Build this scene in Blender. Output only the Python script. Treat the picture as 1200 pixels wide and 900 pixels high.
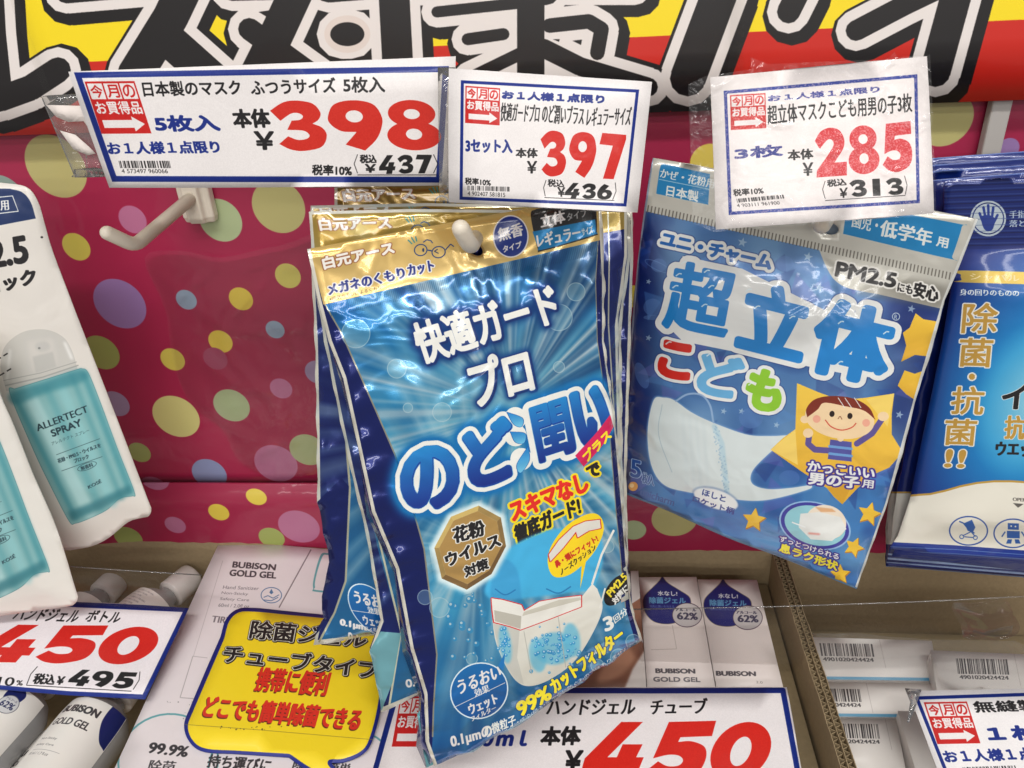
import bpy, bmesh, math, random
import numpy as np
from mathutils import Vector, Matrix
from mathutils.geometry import delaunay_2d_cdt
random.seed(4)
for o in list(bpy.data.objects): bpy.data.objects.remove(o)
SC = bpy.context.scene
COL = SC.collection
# ---------------------------------------------------------------- camera
F = 930.0
dn = np.array([101., 1705., F]); dn /= np.linalg.norm(dn)          # world "down" seen by the camera
rt = np.array([9460., -40., -F]); rt -= rt.dot(dn)*dn; rt /= np.linalg.norm(rt)
nn = np.cross(rt, dn)                                              # into the display board
YC = -0.44; ZC = 1.30
def W(p): return np.array([rt.dot(p), nn.dot(p)+YC, -dn.dot(p)+ZC])
cam_d = bpy.data.cameras.new('camera'); cam = bpy.data.objects.new('camera', cam_d); COL.objects.link(cam)
cam_d.sensor_width = 36; cam_d.lens = 36*F/1200; cam_d.clip_start = .01; cam_d.clip_end = 50
ax = [np.array([rt[i], nn[i], -dn[i]]) for i in range(3)]
cam.matrix_world = Matrix(((ax[0][0], -ax[1][0], -ax[2][0], 0), (ax[0][1], -ax[1][1], -ax[2][1], YC),
                           (ax[0][2], -ax[1][2], -ax[2][2], ZC), (0, 0, 0, 1)))
SC.camera = cam
# ---------------------------------------------------------------- light
w = bpy.data.worlds.new('World'); SC.world = w; w.use_nodes = True
bg = w.node_tree.nodes['Background']; bg.inputs[0].default_value = (1.0, .96, .93, 1); bg.inputs[1].default_value = .33
def lamp(name, loc, rot, sx, sy, power, col=(1, .975, .94)):
    l = bpy.data.lights.new(name, 'AREA'); l.shape = 'RECTANGLE'; l.size = sx; l.size_y = sy; l.energy = power; l.color = col
    o = bpy.data.objects.new(name, l); COL.objects.link(o); o.location = loc; o.rotation_euler = [math.radians(a) for a in rot]
lamp('ceiling_lamp', (.1, -1.15, 2.75), (18, 0, 0), 1.25, .12, 23)
lamp('ceiling_lamp', (-1.3, -1.3, 2.75), (18, -20, 0), 1.25, .12, 9)
lamp('ceiling_lamp', (1.4, -1.2, 2.75), (18, 22, 0), 1.25, .12, 9)
lamp('ceiling_lamp', (.2, -2.6, 2.75), (38, 0, 0), 2.5, .15, 18)
lamp('ceiling_lamp', (-.9, -4.4, 2.75), (58, 0, 0), 2.5, .2, 30)  # from here on: unseen far rows, added for highlights on the foil
lamp('ceiling_lamp', (2.2, -4.6, 2.75), (58, 20, 0), 2.5, .2, 24)
lamp('ceiling_lamp', (.6, -7.5, 2.75), (70, 0, 0), 5, .25, 60)
vs = SC.view_settings; vs.view_transform = 'Standard'; vs.look = 'None'; vs.exposure = -.26; vs.gamma = 1
SC.cycles.use_denoising = True
SC.cycles.max_bounces = 10; SC.cycles.transparent_max_bounces = 16
SC.cycles.sample_clamp_indirect = 4

# ---------------------------------------------------------------- planes
def ray(x, y): return np.array([(x-600)/F, (y-450)/F, 1.0])
def Lh(x, y, v):
    r = ray(x, y); return v*nn.dot(r)/dn.dot(r)
class Plane:
    """a flat sheet position: passes through the point seen at (x, y) at distance L from the lens plane of the board"""
    def __init__(s, x, y, L, lean=0, yaw=0):
        r = ray(x, y); s.O = W(r*L/nn.dot(r)); t, q = math.radians(lean), math.radians(yaw)
        def rz(v): return np.array([v[0]*math.cos(q)-v[1]*math.sin(q), v[0]*math.sin(q)+v[1]*math.cos(q), v[2]])
        s.a = rz(np.array([1., 0, 0])); s.b = rz(np.array([0, -math.sin(t), -math.cos(t)])); s.n = rz(np.array([0, -math.cos(t), math.sin(t)]))
        s.C = np.array([0, YC, ZC]); s.dist = L/nn.dot(r)
    def uv(s, pts):
        pts = np.atleast_2d(np.asarray(pts, float))
        R = np.stack([(pts[:, 0]-600)/F, (pts[:, 1]-450)/F, np.ones(len(pts))], 1)
        D = np.stack([R@rt, R@nn, -(R@dn)], 1)
        t = ((s.O-s.C)@s.n)/(D@s.n)
        P = s.C+D*t[:, None]-s.O
        return np.stack([P@s.a, P@s.b], 1)
    def xyz(s, ab, h=0): 
        ab = np.atleast_2d(ab); h = np.broadcast_to(h, (len(ab),))
        return s.O+ab[:, :1]*s.a+ab[:, 1:2]*s.b+h[:, None]*s.n
    def at(s, x, y, h=0): return s.xyz(s.uv([(x, y)]), h)[0]
    def up(s, h):
        q = Plane.__new__(Plane); q.__dict__.update(s.__dict__); q.O = s.O+s.n*h; return q

# ---------------------------------------------------------------- print canvases (the flat print of tags and packs)
def srgb(c): return np.array(c[:3], np.float32)/255.
def cover(E, w, h):
    SS = 4
    acc = np.zeros((h, w+2), np.float32)
    x0, y0, x1, y1 = E[:, 0], E[:, 1]*SS-.5, E[:, 2], E[:, 3]*SS-.5
    sg = np.where(y1 > y0, 1., -1.); lo = np.minimum(y0, y1); hi = np.maximum(y0, y1)
    k0 = np.maximum(np.ceil(lo), 0).astype(int); k1 = np.minimum(np.ceil(hi), h*SS).astype(int)
    n = np.maximum(k1-k0, 0); m = n > 0
    if not m.any(): return acc[:, :w]
    x0, y0, x1, y1, sg, k0, n = [q[m] for q in (x0, y0, x1, y1, sg, k0, n)]
    idx = np.repeat(np.arange(len(n)), n); st = np.cumsum(n)-n
    k = k0[idx]+np.arange(n.sum())-st[idx]
    x = x0[idx]+(k-y0[idx])*(x1-x0)[idx]/(y1-y0)[idx]
    x = np.clip(x, 0, w); xi = np.minimum(x.astype(int), w); fr = x-xi; wt = sg[idx]/SS
    base = (k//SS)*(w+2)+xi
    a = np.bincount(base, wt*(1-fr), h*(w+2))+np.bincount(np.minimum(base+1, h*(w+2)-1), wt*fr, h*(w+2))
    return np.clip(np.abs(np.cumsum(a.reshape(h, w+2), 1)), 0, 1)[:, :w].astype(np.float32)
def dilate(m, r):
    if r <= 0: return m
    R = int(math.floor(r)); out = m.copy(); h, w_ = m.shape
    cache = {0: m}
    def hmax(k):
        if k not in cache:
            o = m.copy()
            p = 1; done = 0
            while done < k:
                s_ = min(p, k-done); q = o.copy()
                q[:, s_:] = np.maximum(q[:, s_:], o[:, :-s_]); q[:, :-s_] = np.maximum(q[:, :-s_], o[:, s_:]); o = q; done += s_; p = max(1, done*2)
            cache[k] = o
        return cache[k]
    for dy in range(-R, R+1):
        k = int(round(math.sqrt(max(r*r-dy*dy, 0)))); s_ = hmax(k)
        if dy == 0: out = np.maximum(out, s_)
        elif dy > 0: out[dy:] = np.maximum(out[dy:], s_[:-dy])
        else: out[:dy] = np.maximum(out[:dy], s_[-dy:])
    return out
def blur(m, s_):
    if s_ <= 0: return m
    k = max(1, int(round(s_))); o = m
    for _ in range(3):
        for axis in (0, 1):
            p = np.pad(o, [(k+1, k) if axis == 0 else (0, 0), (k+1, k) if axis == 1 else (0, 0)], mode='edge')
            c = np.cumsum(p, axis, dtype=np.float64); n_ = o.shape[axis]
            o = (np.take(c, np.arange(2*k+1, 2*k+1+n_), axis)-np.take(c, np.arange(0, n_), axis))/(2*k+1)
    return o.astype(np.float32)
_tc = bpy.data.curves.new('type', 'FONT'); _tc.resolution_u = 4
_to = bpy.data.objects.new('type', _tc); COL.objects.link(_to); _cache = {}
def glyphs(s_):
    if s_ not in _cache:
        _tc.body = s_; bpy.context.view_layer.update()
        m = _to.evaluated_get(bpy.context.evaluated_depsgraph_get()).to_mesh()
        n = len(m.vertices); co = np.empty(n*3, np.float32); m.vertices.foreach_get('co', co); co = co.reshape(-1, 3)[:, :2].copy()
        m.calc_loop_triangles(); t = np.empty(len(m.loop_triangles)*3, np.int32); m.loop_triangles.foreach_get('vertices', t); t = t.reshape(-1, 3)
        lo, hi = co.min(0), co.max(0); co = (co-lo)/np.maximum(hi-lo, 1e-6); co[:, 1] = 1-co[:, 1]
        a, b, c = co[t[:, 0]], co[t[:, 1]], co[t[:, 2]]
        ar = (b-a)[:, 0]*(c-a)[:, 1]-(b-a)[:, 1]*(c-a)[:, 0]
        t = t[np.abs(ar) > 1e-10]; ar = ar[np.abs(ar) > 1e-10]
        t[ar < 0] = t[ar < 0][:, ::-1]
        _cache[s_] = (co, t)
    return _cache[s_]
def spline(pts, n=8):
    """closed outline; (x,y,1) is a sharp corner"""
    P = [np.array(p[:2], float) for p in pts]; K = [len(p) > 2 for p in pts]; N = len(P); out = []
    for i in range(N):
        p1, p2 = P[i], P[(i+1) % N]
        if K[i] and K[(i+1) % N]: out.append(p1); continue
        t1 = (p2-p1) if K[i] else (p2-P[i-1])/2
        t2 = (p2-p1) if K[(i+1) % N] else (P[(i+2) % N]-p1)/2
        for j in range(n):
            t = j/n; out.append((2*t**3-3*t*t+1)*p1+(t**3-2*t*t+t)*t1+(-2*t**3+3*t*t)*p2+(t**3-t*t)*t2)
    return np.array(out)
def ell(cx, cy, rx, ry, n=40, rot=0):
    a = np.linspace(0, 2*math.pi, n, endpoint=False); q = math.radians(rot)
    x, y = rx*np.cos(a), ry*np.sin(a)
    return np.stack([cx+x*math.cos(q)-y*math.sin(q), cy+x*math.sin(q)+y*math.cos(q)], 1)
def aff(O, TR, BL, pts):
    O, TR, BL = map(np.asarray, (O, TR, BL)); p = np.atleast_2d(pts)
    return O+p[:, :1]*(TR-O)+p[:, 1:2]*(BL-O)
DIG = {
 '3': ([spline([(0, .2, 1), (.25, .04), (.5, 0), (.8, .06), (.93, .24), (.88, .38), (.76, .46, 1), (.93, .54), (1, .7), (.88, .92), (.55, 1), (.3, .97), (.1, .86, 1), (.28, .71, 1), (.45, .78), (.62, .76), (.68, .69), (.58, .6), (.28, .58, 1), (.38, .4, 1), (.54, .38), (.6, .31), (.52, .25), (.38, .26), (.17, .4, 1)])], []),
 '9': ([spline([(.5, 0), (.86, .08), (1, .33), (.97, .55), (.85, .78), (.62, 1, 1), (.27, .88, 1), (.5, .63, 1), (.22, .61), (.04, .48), (0, .33), (.14, .08)])], [ell(.49, .32, .16, .12)]),
 '8': ([ell(.5, .27, .44, .27), ell(.5, .71, .5, .29)], [ell(.5, .28, .15, .1), ell(.5, .68, .15, .11)]),
 '7': ([np.array([(.1, 0), (1, .02), (1, .12), (.62, 1), (.22, 1), (.52, .27), (.02, .25)])], []),
 '2': ([spline([(0, .25, 1), (.2, .07), (.5, 0), (.8, .06), (.95, .25), (.9, .45), (.6, .72, 1), (1, .72, 1), (.98, 1, 1), (0, 1, 1), (.02, .86, 1), (.42, .54), (.6, .36), (.55, .25), (.4, .25), (.15, .42, 1)])], []),
 '5': ([spline([(.2, 0, 1), (1, -.02, 1), (1, .24, 1), (.47, .26, 1), (.45, .34, 1), (.68, .33), (.93, .43), (1, .65), (.9, .88), (.55, 1), (.25, .97), (.03, .84, 1), (.2, .67, 1), (.38, .75), (.57, .74), (.62, .65), (.52, .57), (.33, .56), (.1, .62, 1)])], []),
 '4': ([np.array([(.45, 0), (.82, 0), (.38, .6), (.54, .6), (.58, .38), (.92, .38), (.87, .6), (1, .6), (.97, .81), (.84, .81), (.8, 1), (.44, 1), (.48, .81), (0, .81), (0, .62)])], []),
 '0': ([ell(.5, .5, .5, .5)], [ell(.5, .5, .17, .25)]),
 '1': ([np.array([(.28, 0), (.72, 0), (.72, 1), (.28, 1)])], []),
}
DIG['6'] = ([1-p for p in DIG['9'][0]], [1-p for p in DIG['9'][1]])
class Canvas:
    def __init__(s, P, outline, S=2.5, base=(230, 226, 224), metal=0., name='print'):
        s.P = P; s.name = name; q = P.uv(outline); s.K = S*F/P.dist
        ctr = np.mean(outline, 0); s.K = S/ (np.linalg.norm(P.uv([ctr+[1, 0]])-P.uv([ctr])) )
        s.S = S; s.lo = q.min(0)-.001; s.hi = q.max(0)+.001
        s.w, s.h = [int(math.ceil(v)) for v in (s.hi-s.lo)*s.K]
        sc = max(s.w, s.h)/2600.
        if sc > 1: s.K /= sc; s.S /= sc; s.w, s.h = [int(math.ceil(v)) for v in (s.hi-s.lo)*s.K]
        s.im = np.empty((s.h, s.w, 4), np.float32); s.im[..., :3] = srgb(base); s.im[..., 3] = metal
    def c(s, pts): return (s.P.uv(pts)-s.lo)*s.K
    def _roi(s, C, pad):
        lo = np.floor(C.min(0)-pad).astype(int); hi = np.ceil(C.max(0)+pad).astype(int)
        lo = np.maximum(lo, -400); hi = np.minimum(hi, [s.w+400, s.h+400]); return lo, hi-lo
    def blend(s, m, lo, col, a=1., metal=0., grad=None):
        x0, y0 = max(lo[0], 0), max(lo[1], 0); x1, y1 = min(lo[0]+m.shape[1], s.w), min(lo[1]+m.shape[0], s.h)
        if x1 <= x0 or y1 <= y0: return
        m = m[y0-lo[1]:y1-lo[1], x0-lo[0]:x1-lo[0], None]*a; R = s.im[y0:y1, x0:x1]
        if grad is not None:
            t = np.linspace(0, 1, y1-y0, dtype=np.float32)[:, None, None]; cc = srgb(col)*(1-t)+srgb(grad)*t
        else: cc = srgb(col)
        R[..., :3] += (cc-R[..., :3])*m
        if metal is not None: R[..., 3:] += (metal-R[..., 3:])*m
    def mask(s, polys, holes=(), pad=2):
        Cs = [s.c(p) for p in polys]; lo, sz = s._roi(np.concatenate(Cs), pad)
        if min(sz) < 1: return np.zeros((1, 1), np.float32), lo
        def one(C):
            C = C-lo; return cover(np.concatenate([C, np.roll(C, -1, 0)], 1), sz[0], sz[1])
        m = np.zeros((sz[1], sz[0]), np.float32)
        for C in Cs: m = np.maximum(m, one(C))
        for p in holes: m = m*(1-one(s.c(p)))
        return m, lo
    def poly(s, pts, col, a=1., metal=0., holes=(), soft=0, grad=None, edge=None):
        pts = [pts] if not isinstance(pts, list) or np.ndim(pts[0]) < 2 else pts
        pts = [np.asarray(p, float) for p in pts]
        m, lo = s.mask(pts, holes, 2+(3*soft+(edge[0] if edge else 0))*s.S)
        if edge:
            s.blend(blur(dilate(m, edge[0]*s.S), (edge[2] if len(edge) > 2 else 0)*s.S), lo, edge[1], a, metal)
        s.blend(blur(m, soft*s.S), lo, col, a, metal, grad)
    def line(s, pts, wd, col, a=1., soft=0, metal=0., edge=None):
        pts = np.asarray(pts, float); ps = []
        for p, q in zip(pts[:-1], pts[1:]):
            d = q-p; L_ = max(np.hypot(*d), 1e-6); n_ = np.array([-d[1], d[0]])/L_*wd/2; ps.append(np.array([p+n_, q+n_, q-n_, p-n_]))
        if wd > 1.6:
            for p in pts: ps.append(ell(p[0], p[1], wd/2, wd/2, 12))
        s.poly(ps, col, a, metal, soft=soft, edge=edge)
    def text(s, t, O, TR, BL, col, bold=0, edges=(), glow=None, a=1., metal=0., grad=None, shadow=None):
        co, tri = glyphs(t); C = s.c(aff(O, TR, BL, co)); pad = 4+(bold+sum([e[0] for e in edges])+(glow[0]*2.5+6 if glow else 0))*s.S
        lo, sz = s._roi(C, pad)
        if min(sz) < 2: return
        if bold:      # keep the inked box: shrink before thickening
            ce = C.mean(0); C0, C1 = C.min(0), C.max(0)
        C = C-lo; E = np.concatenate([np.concatenate([C[tri[:, i]], C[tri[:, (i+1) % 3]]], 1) for i in range(3)])
        m = cover(E, sz[0], sz[1]); m = dilate(m, bold*s.S)
        tot = 0; layers = []
        for e in edges: tot += e[0]; layers.append((tot, e[1]))
        if glow: s.blend(np.clip(blur(dilate(m, (tot+glow[0]*.7)*s.S), glow[0]*s.S*.6)*glow[2], 0, 1), lo, glow[1], a, None)
        if shadow: s.blend(blur(dilate(m, tot*s.S), 1), lo+np.array([int(shadow[0]*s.S), int(shadow[1]*s.S)]), shadow[2], a, metal)
        for r, cc in reversed(layers): s.blend(dilate(m, r*s.S), lo, cc, a, metal)
        s.blend(m, lo, col, a, metal, grad)
    def digits(s, t, O, TR, BL, col, gap=.06, wid=None):
        n = len(t); wd = (1+gap)/n
        for i, ch in enumerate(t):
            P_, H_ = DIG[ch]
            f = lambda p: aff(O, TR, BL, np.stack([i*wd+np.asarray(p)[:, 0]*(wd-gap), np.asarray(p)[:, 1]], 1))
            s.poly([f(p) for p in P_], col, holes=[f(p) for p in H_])
    def bars(s, O, TR, BL, seed=1, col=(40, 38, 40)):
        r = random.Random(seed); x = 0; ps = []
        while x < 1:
            b = r.choice([1, 1, 2, 3])/95; ps.append(aff(O, TR, BL, [(x, 0), (min(x+b, 1), 0), (min(x+b, 1), 1), (x, 1)])); x += b+r.choice([1, 1, 2, 3])/95
        s.poly(ps, col)
    def circ(s, x, y, rx, ry=None, col=(255, 255, 255), a=1., rot=0, soft=0, edge=None, metal=0., ring=None, grad=None):
        ry = ry or rx; h = [ell(x, y, rx-ring, ry-ring, 40, rot)] if ring else ()
        s.poly(ell(x, y, rx, ry, 40, rot), col, a, metal, h, soft, grad, edge)
    def grid(s):
        X, Y = np.meshgrid(np.arange(s.w, dtype=np.float32), np.arange(s.h, dtype=np.float32)); return X, Y
    def noise(s, cells, seed=0):
        r = np.random.RandomState(seed); gy = max(2, int(cells*s.h/s.w)); g = r.rand(gy+2, cells+2).astype(np.float32)
        x = np.linspace(0, cells, s.w); y = np.linspace(0, gy, s.h); xi = np.minimum(x.astype(int), cells); yi = np.minimum(y.astype(int), gy)
        fx = (x-xi); fy = (y-yi)[:, None]; fx = fx*fx*(3-2*fx); fy = fy*fy*(3-2*fy)
        A = g[yi][:, xi]*(1-fx)+g[yi][:, xi+1]*fx; B = g[yi+1][:, xi]*(1-fx)+g[yi+1][:, xi+1]*fx
        return (A*(1-fy)+B*fy).astype(np.float32)
    def rays(s, cx, cy, col, a, n, seed, inner, outer, pw=3.):
        X, Y = s.grid(); c0 = s.c([(cx, cy)])[0]; an = np.arctan2(Y-c0[1], X-c0[0]); R = np.hypot(X-c0[0], Y-c0[1])/s.S
        r = np.random.RandomState(seed); v = r.rand(n+1).astype(np.float32)**pw; v[-1] = v[0]
        t = (an+math.pi)/(2*math.pi)*n; i = np.clip(t.astype(int), 0, n-1); f = t-i; m = v[i]*(1-f)+v[i+1]*f
        m = m*np.clip((R-inner*.3)/inner, 0, 1)*np.clip((outer-R)/outer*2, 0, 1)
        s.blend(m.astype(np.float32), (0, 0), col, a, None)
    def image(s):
        im = bpy.data.images.new(s.name, s.w, s.h, alpha=True); im.alpha_mode = 'CHANNEL_PACKED'
        im.pixels.foreach_set(np.ascontiguousarray(np.clip(s.im[::-1], 0, 1)).ravel()); im.update(); im.pack(); return im

# ---------------------------------------------------------------- materials
def mat(name, *a_, crease=0., cscale=60., **k_):
    m = mat0(name, *a_, **k_)
    if crease:
        nt = m.node_tree; p = nt.nodes['Principled BSDF']; L = nt.links.new
        b0 = next((n for n in nt.nodes if n.type == 'BUMP'), None); tc = next(n for n in nt.nodes if n.type == 'TEX_COORD')
        n3 = nt.nodes.new('ShaderNodeTexNoise'); n3.noise_type = 'RIDGED_MULTIFRACTAL'; n3.inputs['Scale'].default_value = cscale; n3.inputs['Detail'].default_value = 2.5; n3.inputs['Distortion'].default_value = .8; L(tc.outputs['Object'], n3.inputs['Vector'])
        b = nt.nodes.new('ShaderNodeBump'); b.inputs['Strength'].default_value = crease; b.inputs['Distance'].default_value = .0016; L(n3.outputs['Fac'], b.inputs['Height'])
        if b0: L(b0.outputs[0], b.inputs['Normal'])
        L(b.outputs[0], p.inputs['Normal']); L(b.outputs[0], p.inputs['Coat Normal'])
    return m
def mat0(name, col=(200, 200, 200), rough=.5, metal=0., coat=0., coat_rough=.08, bump=0., bscale=40., bdetail=3., trans=None, spec=.5, image=None, metal_k=1., tint=0., stretch=None, bdist=.002, cbump=False, sss=0.):
    m = bpy.data.materials.new(name); m.use_nodes = True; nt = m.node_tree; p = nt.nodes['Principled BSDF']; L = nt.links.new
    lin = [((c/255.)/12.92 if c/255. < .04045 else ((c/255.+.055)/1.055)**2.4) for c in col]
    p.inputs['Roughness'].default_value = rough; p.inputs['Metallic'].default_value = metal; p.inputs['Specular IOR Level'].default_value = spec
    p.inputs['Coat Weight'].default_value = coat; p.inputs['Coat Roughness'].default_value = coat_rough
    tc = nt.nodes.new('ShaderNodeTexCoord')
    n1 = nt.nodes.new('ShaderNodeTexNoise'); n1.inputs['Scale'].default_value = bscale*2.3; n1.inputs['Detail'].default_value = 4; L(tc.outputs['Object'], n1.inputs['Vector'])
    mx = nt.nodes.new('ShaderNodeMix'); mx.data_type = 'RGBA'; mx.blend_type = 'MULTIPLY'
    mr = nt.nodes.new('ShaderNodeMapRange'); mr.inputs[3].default_value = 1-(tint or .04); mr.inputs[4].default_value = 1.; L(n1.outputs['Fac'], mr.inputs[0])
    mx.inputs[0].default_value = 1.; L(mr.outputs[0], mx.inputs[7])
    if image:
        t = nt.nodes.new('ShaderNodeTexImage'); t.image = image; t.extension = 'EXTEND'; uv = nt.nodes.new('ShaderNodeUVMap'); L(uv.outputs[0], t.inputs[0])
        L(t.outputs['Color'], mx.inputs[6])
        mm = nt.nodes.new('ShaderNodeMath'); mm.operation = 'MULTIPLY'; mm.inputs[1].default_value = metal_k; L(t.outputs['Alpha'], mm.inputs[0]); L(mm.outputs[0], p.inputs['Metallic'])
    else: mx.inputs[6].default_value = (*lin, 1)
    L(mx.outputs[2], p.inputs['Base Color'])
    if bump:
        n2 = nt.nodes.new('ShaderNodeTexNoise'); n2.inputs['Scale'].default_value = bscale; n2.inputs['Detail'].default_value = bdetail; n2.inputs['Distortion'].default_value = 1.2
        if stretch:
            mp = nt.nodes.new('ShaderNodeMapping'); mp.inputs['Scale'].default_value = stretch; L(tc.outputs['Object'], mp.inputs[0]); L(mp.outputs[0], n2.inputs['Vector'])
        else: L(tc.outputs['Object'], n2.inputs['Vector'])
        b = nt.nodes.new('ShaderNodeBump'); b.inputs['Strength'].default_value = bump; b.inputs['Distance'].default_value = bdist; L(n2.outputs['Fac'], b.inputs['Height'])
        L(b.outputs[0], p.inputs['Coat Normal'] if cbump else p.inputs['Normal'])
        if cbump is False and coat: L(b.outputs[0], p.inputs['Coat Normal'])
    return m
def clear(name, refl=.9, rough=.06, tintc=(.97, .97, .96), bump=.3, bscale=60., base=.03, milky=0.):
    m = bpy.data.materials.new(name); m.use_nodes = True; nt = m.node_tree; nt.nodes.remove(nt.nodes['Principled BSDF']); L = nt.links.new; out = nt.nodes['Material Output']
    tr = nt.nodes.new('ShaderNodeBsdfTransparent'); tr.inputs[0].default_value = (*tintc, 1)
    gl = nt.nodes.new('ShaderNodeBsdfGlossy'); gl.inputs['Roughness'].default_value = rough
    fr = nt.nodes.new('ShaderNodeFresnel'); fr.inputs[0].default_value = 1.5
    mm = nt.nodes.new('ShaderNodeMath'); mm.operation = 'MULTIPLY_ADD'; mm.inputs[1].default_value = refl; mm.inputs[2].default_value = base; L(fr.outputs[0], mm.inputs[0])
    mx = nt.nodes.new('ShaderNodeMixShader'); L(mm.outputs[0], mx.inputs[0]); L(tr.outputs[0], mx.inputs[1]); L(gl.outputs[0], mx.inputs[2])
    tc = nt.nodes.new('ShaderNodeTexCoord'); n2 = nt.nodes.new('ShaderNodeTexNoise'); n2.inputs['Scale'].default_value = bscale; n2.inputs['Distortion'].default_value = 1.5; L(tc.outputs['Object'], n2.inputs['Vector'])
    b = nt.nodes.new('ShaderNodeBump'); b.inputs['Strength'].default_value = bump; b.inputs['Distance'].default_value = .003; L(n2.outputs['Fac'], b.inputs['Height']); L(b.outputs[0], gl.inputs['Normal']); L(b.outputs[0], fr.inputs['Normal'])
    fin = mx
    if milky:
        df = nt.nodes.new('ShaderNodeBsdfDiffuse'); df.inputs[0].default_value = (.8, .8, .8, 1); m2 = nt.nodes.new('ShaderNodeMixShader'); m2.inputs[0].default_value = milky; L(mx.outputs[0], m2.inputs[1]); L(df.outputs[0], m2.inputs[2]); fin = m2
    L(fin.outputs[0], out.inputs[0]); return m

# ---------------------------------------------------------------- objects
def tag(o, label=None, cat=None, group=None, kind=None):
    if label: o['label'] = label
    if cat: o['category'] = cat
    if group: o['group'] = group
    if kind: o['kind'] = kind
    return o
def empty(name, loc, **k):
    o = bpy.data.objects.new(name, None); o.empty_display_size = .02; COL.objects.link(o); o.location = Vector(loc); return tag(o, **k)
def link(name, me, m, parent=None, **k):
    o = bpy.data.objects.new(name, me); COL.objects.link(o)
    for mm in (m if isinstance(m, (list, tuple)) else [m]): me.materials.append(mm)
    if parent is not None: o.parent = parent; o.matrix_parent_inverse = Matrix.Translation(parent.location).inverted() 
    return tag(o, **k)
def inside(poly, P):
    x, y = P[:, 0], P[:, 1]; r = np.zeros(len(P), bool); n = len(poly)
    for i in range(n):
        x1, y1 = poly[i]; x2, y2 = poly[(i+1) % n]
        c = (y1 > y) != (y2 > y)
        with np.errstate(divide='ignore', invalid='ignore'): r ^= c & (x < (x2-x1)*(y-y1)/(y2-y1)+x1)
    return r
def edist(poly, P):
    d = np.full(len(P), 1e9); n = len(poly)
    for i in range(n):
        a, b = poly[i], poly[(i+1) % n]; ab = b-a; L2 = max(ab@ab, 1e-12); t = np.clip(((P-a)@ab)/L2, 0, 1); d = np.minimum(d, np.linalg.norm(P-a-t[:, None]*ab, axis=1))
    return d
def densify(p, step):
    out = []; n = len(p)
    for i in range(n):
        a, b = p[i], p[(i+1) % n]; k = max(1, int(np.linalg.norm(b-a)/step))
        for j in range(k): out.append(a+(b-a)*j/k)
    return np.array(out)
def sheet(name, P, outline, m, canvas=None, step=.006, thick=.0004, dz=None, holes=(), parent=None, smooth=True, **k):
    """a sheet cut to an outline, with holes, lying on plane P and shaped by dz (metres towards the viewer)"""
    ol = densify(P.uv(outline), step); H = [P.uv(h) for h in holes]; V = [ol]; E = []
    def loop(n, o): return [(o+i, o+(i+1) % n) for i in range(n)]
    E += loop(len(ol), 0); off = len(ol)
    for h in H: V.append(h); E += loop(len(h), off); off += len(h)
    lo, hi = ol.min(0), ol.max(0)
    gx, gy = np.meshgrid(np.arange(lo[0]+step*.37, hi[0], step), np.arange(lo[1]+step*.41, hi[1], step)); G = np.stack([gx.ravel(), gy.ravel()], 1)
    if len(G):
        ok = inside(ol, G) & (edist(ol, G) > step*.35)
        for h in H: ok &= ~inside(h, G) & (edist(h, G) > step*.3)
        V.append(G[ok])
    V = np.concatenate(V)
    r = delaunay_2d_cdt([Vector(v) for v in V], E, [], 0, 1e-7)
    v2 = np.array([v[:] for v in r[0]]); f = np.array([q[:] for q in r[2]])
    cen = v2[f].mean(1); ok = inside(ol, cen)
    for h in H: ok &= ~inside(h, cen)
    f = f[ok]
    A = v2[f]; ar = (A[:, 1]-A[:, 0])[:, 0]*(A[:, 2]-A[:, 0])[:, 1]-(A[:, 1]-A[:, 0])[:, 1]*(A[:, 2]-A[:, 0])[:, 0]
    f[ar > 0] = f[ar > 0][:, ::-1]
    z = dz(v2, ol) if dz else 0.
    X = P.xyz(v2, z)
    org = parent.location if parent is not None else Vector(X.mean(0))
    me = bpy.data.meshes.new(name)
    me.from_pydata([tuple(x) for x in (X-np.array(org))], [], [tuple(int(i) for i in t) for t in f])
    if canvas:
        u = me.uv_layers.new(name='UVMap'); q = X-P.C; v3 = P.uv(np.stack([600+F*(q@ax[0])/(q@ax[2]), 450+F*(q@ax[1])/(q@ax[2])], 1)); C = (v3-canvas.lo)*canvas.K/np.array([canvas.w, canvas.h]); C[:, 1] = 1-C[:, 1]
        li = np.empty(len(me.loops), np.int32); me.loops.foreach_get('vertex_index', li); u.data.foreach_set('uv', C[li].astype(np.float32).ravel())
    if smooth: me.polygons.foreach_set('use_smooth', [True]*len(me.polygons))
    o = bpy.data.objects.new(name, me); COL.objects.link(o); me.materials.append(m)
    if parent is not None: o.parent = parent
    else: o.location = org
    if thick:
        s_ = o.modifiers.new('thickness', 'SOLIDIFY'); s_.thickness = thick; s_.offset = -1
        if isinstance(thick, float) and thick > .003: s_.use_even_offset = True
    return tag(o, **k)
def wrink(v, sx, sy, seed, n=5, amp=1.):
    r = np.random.RandomState(seed); z = np.zeros(len(v))
    for i in range(n):
        a = r.rand()*6.28; k = r.uniform(.6, 1.4)
        z += np.sin((v[:, 0]*math.cos(a)*sx+v[:, 1]*math.sin(a)*sy)*k+r.rand()*6.28)
    return z/n*amp
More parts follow.
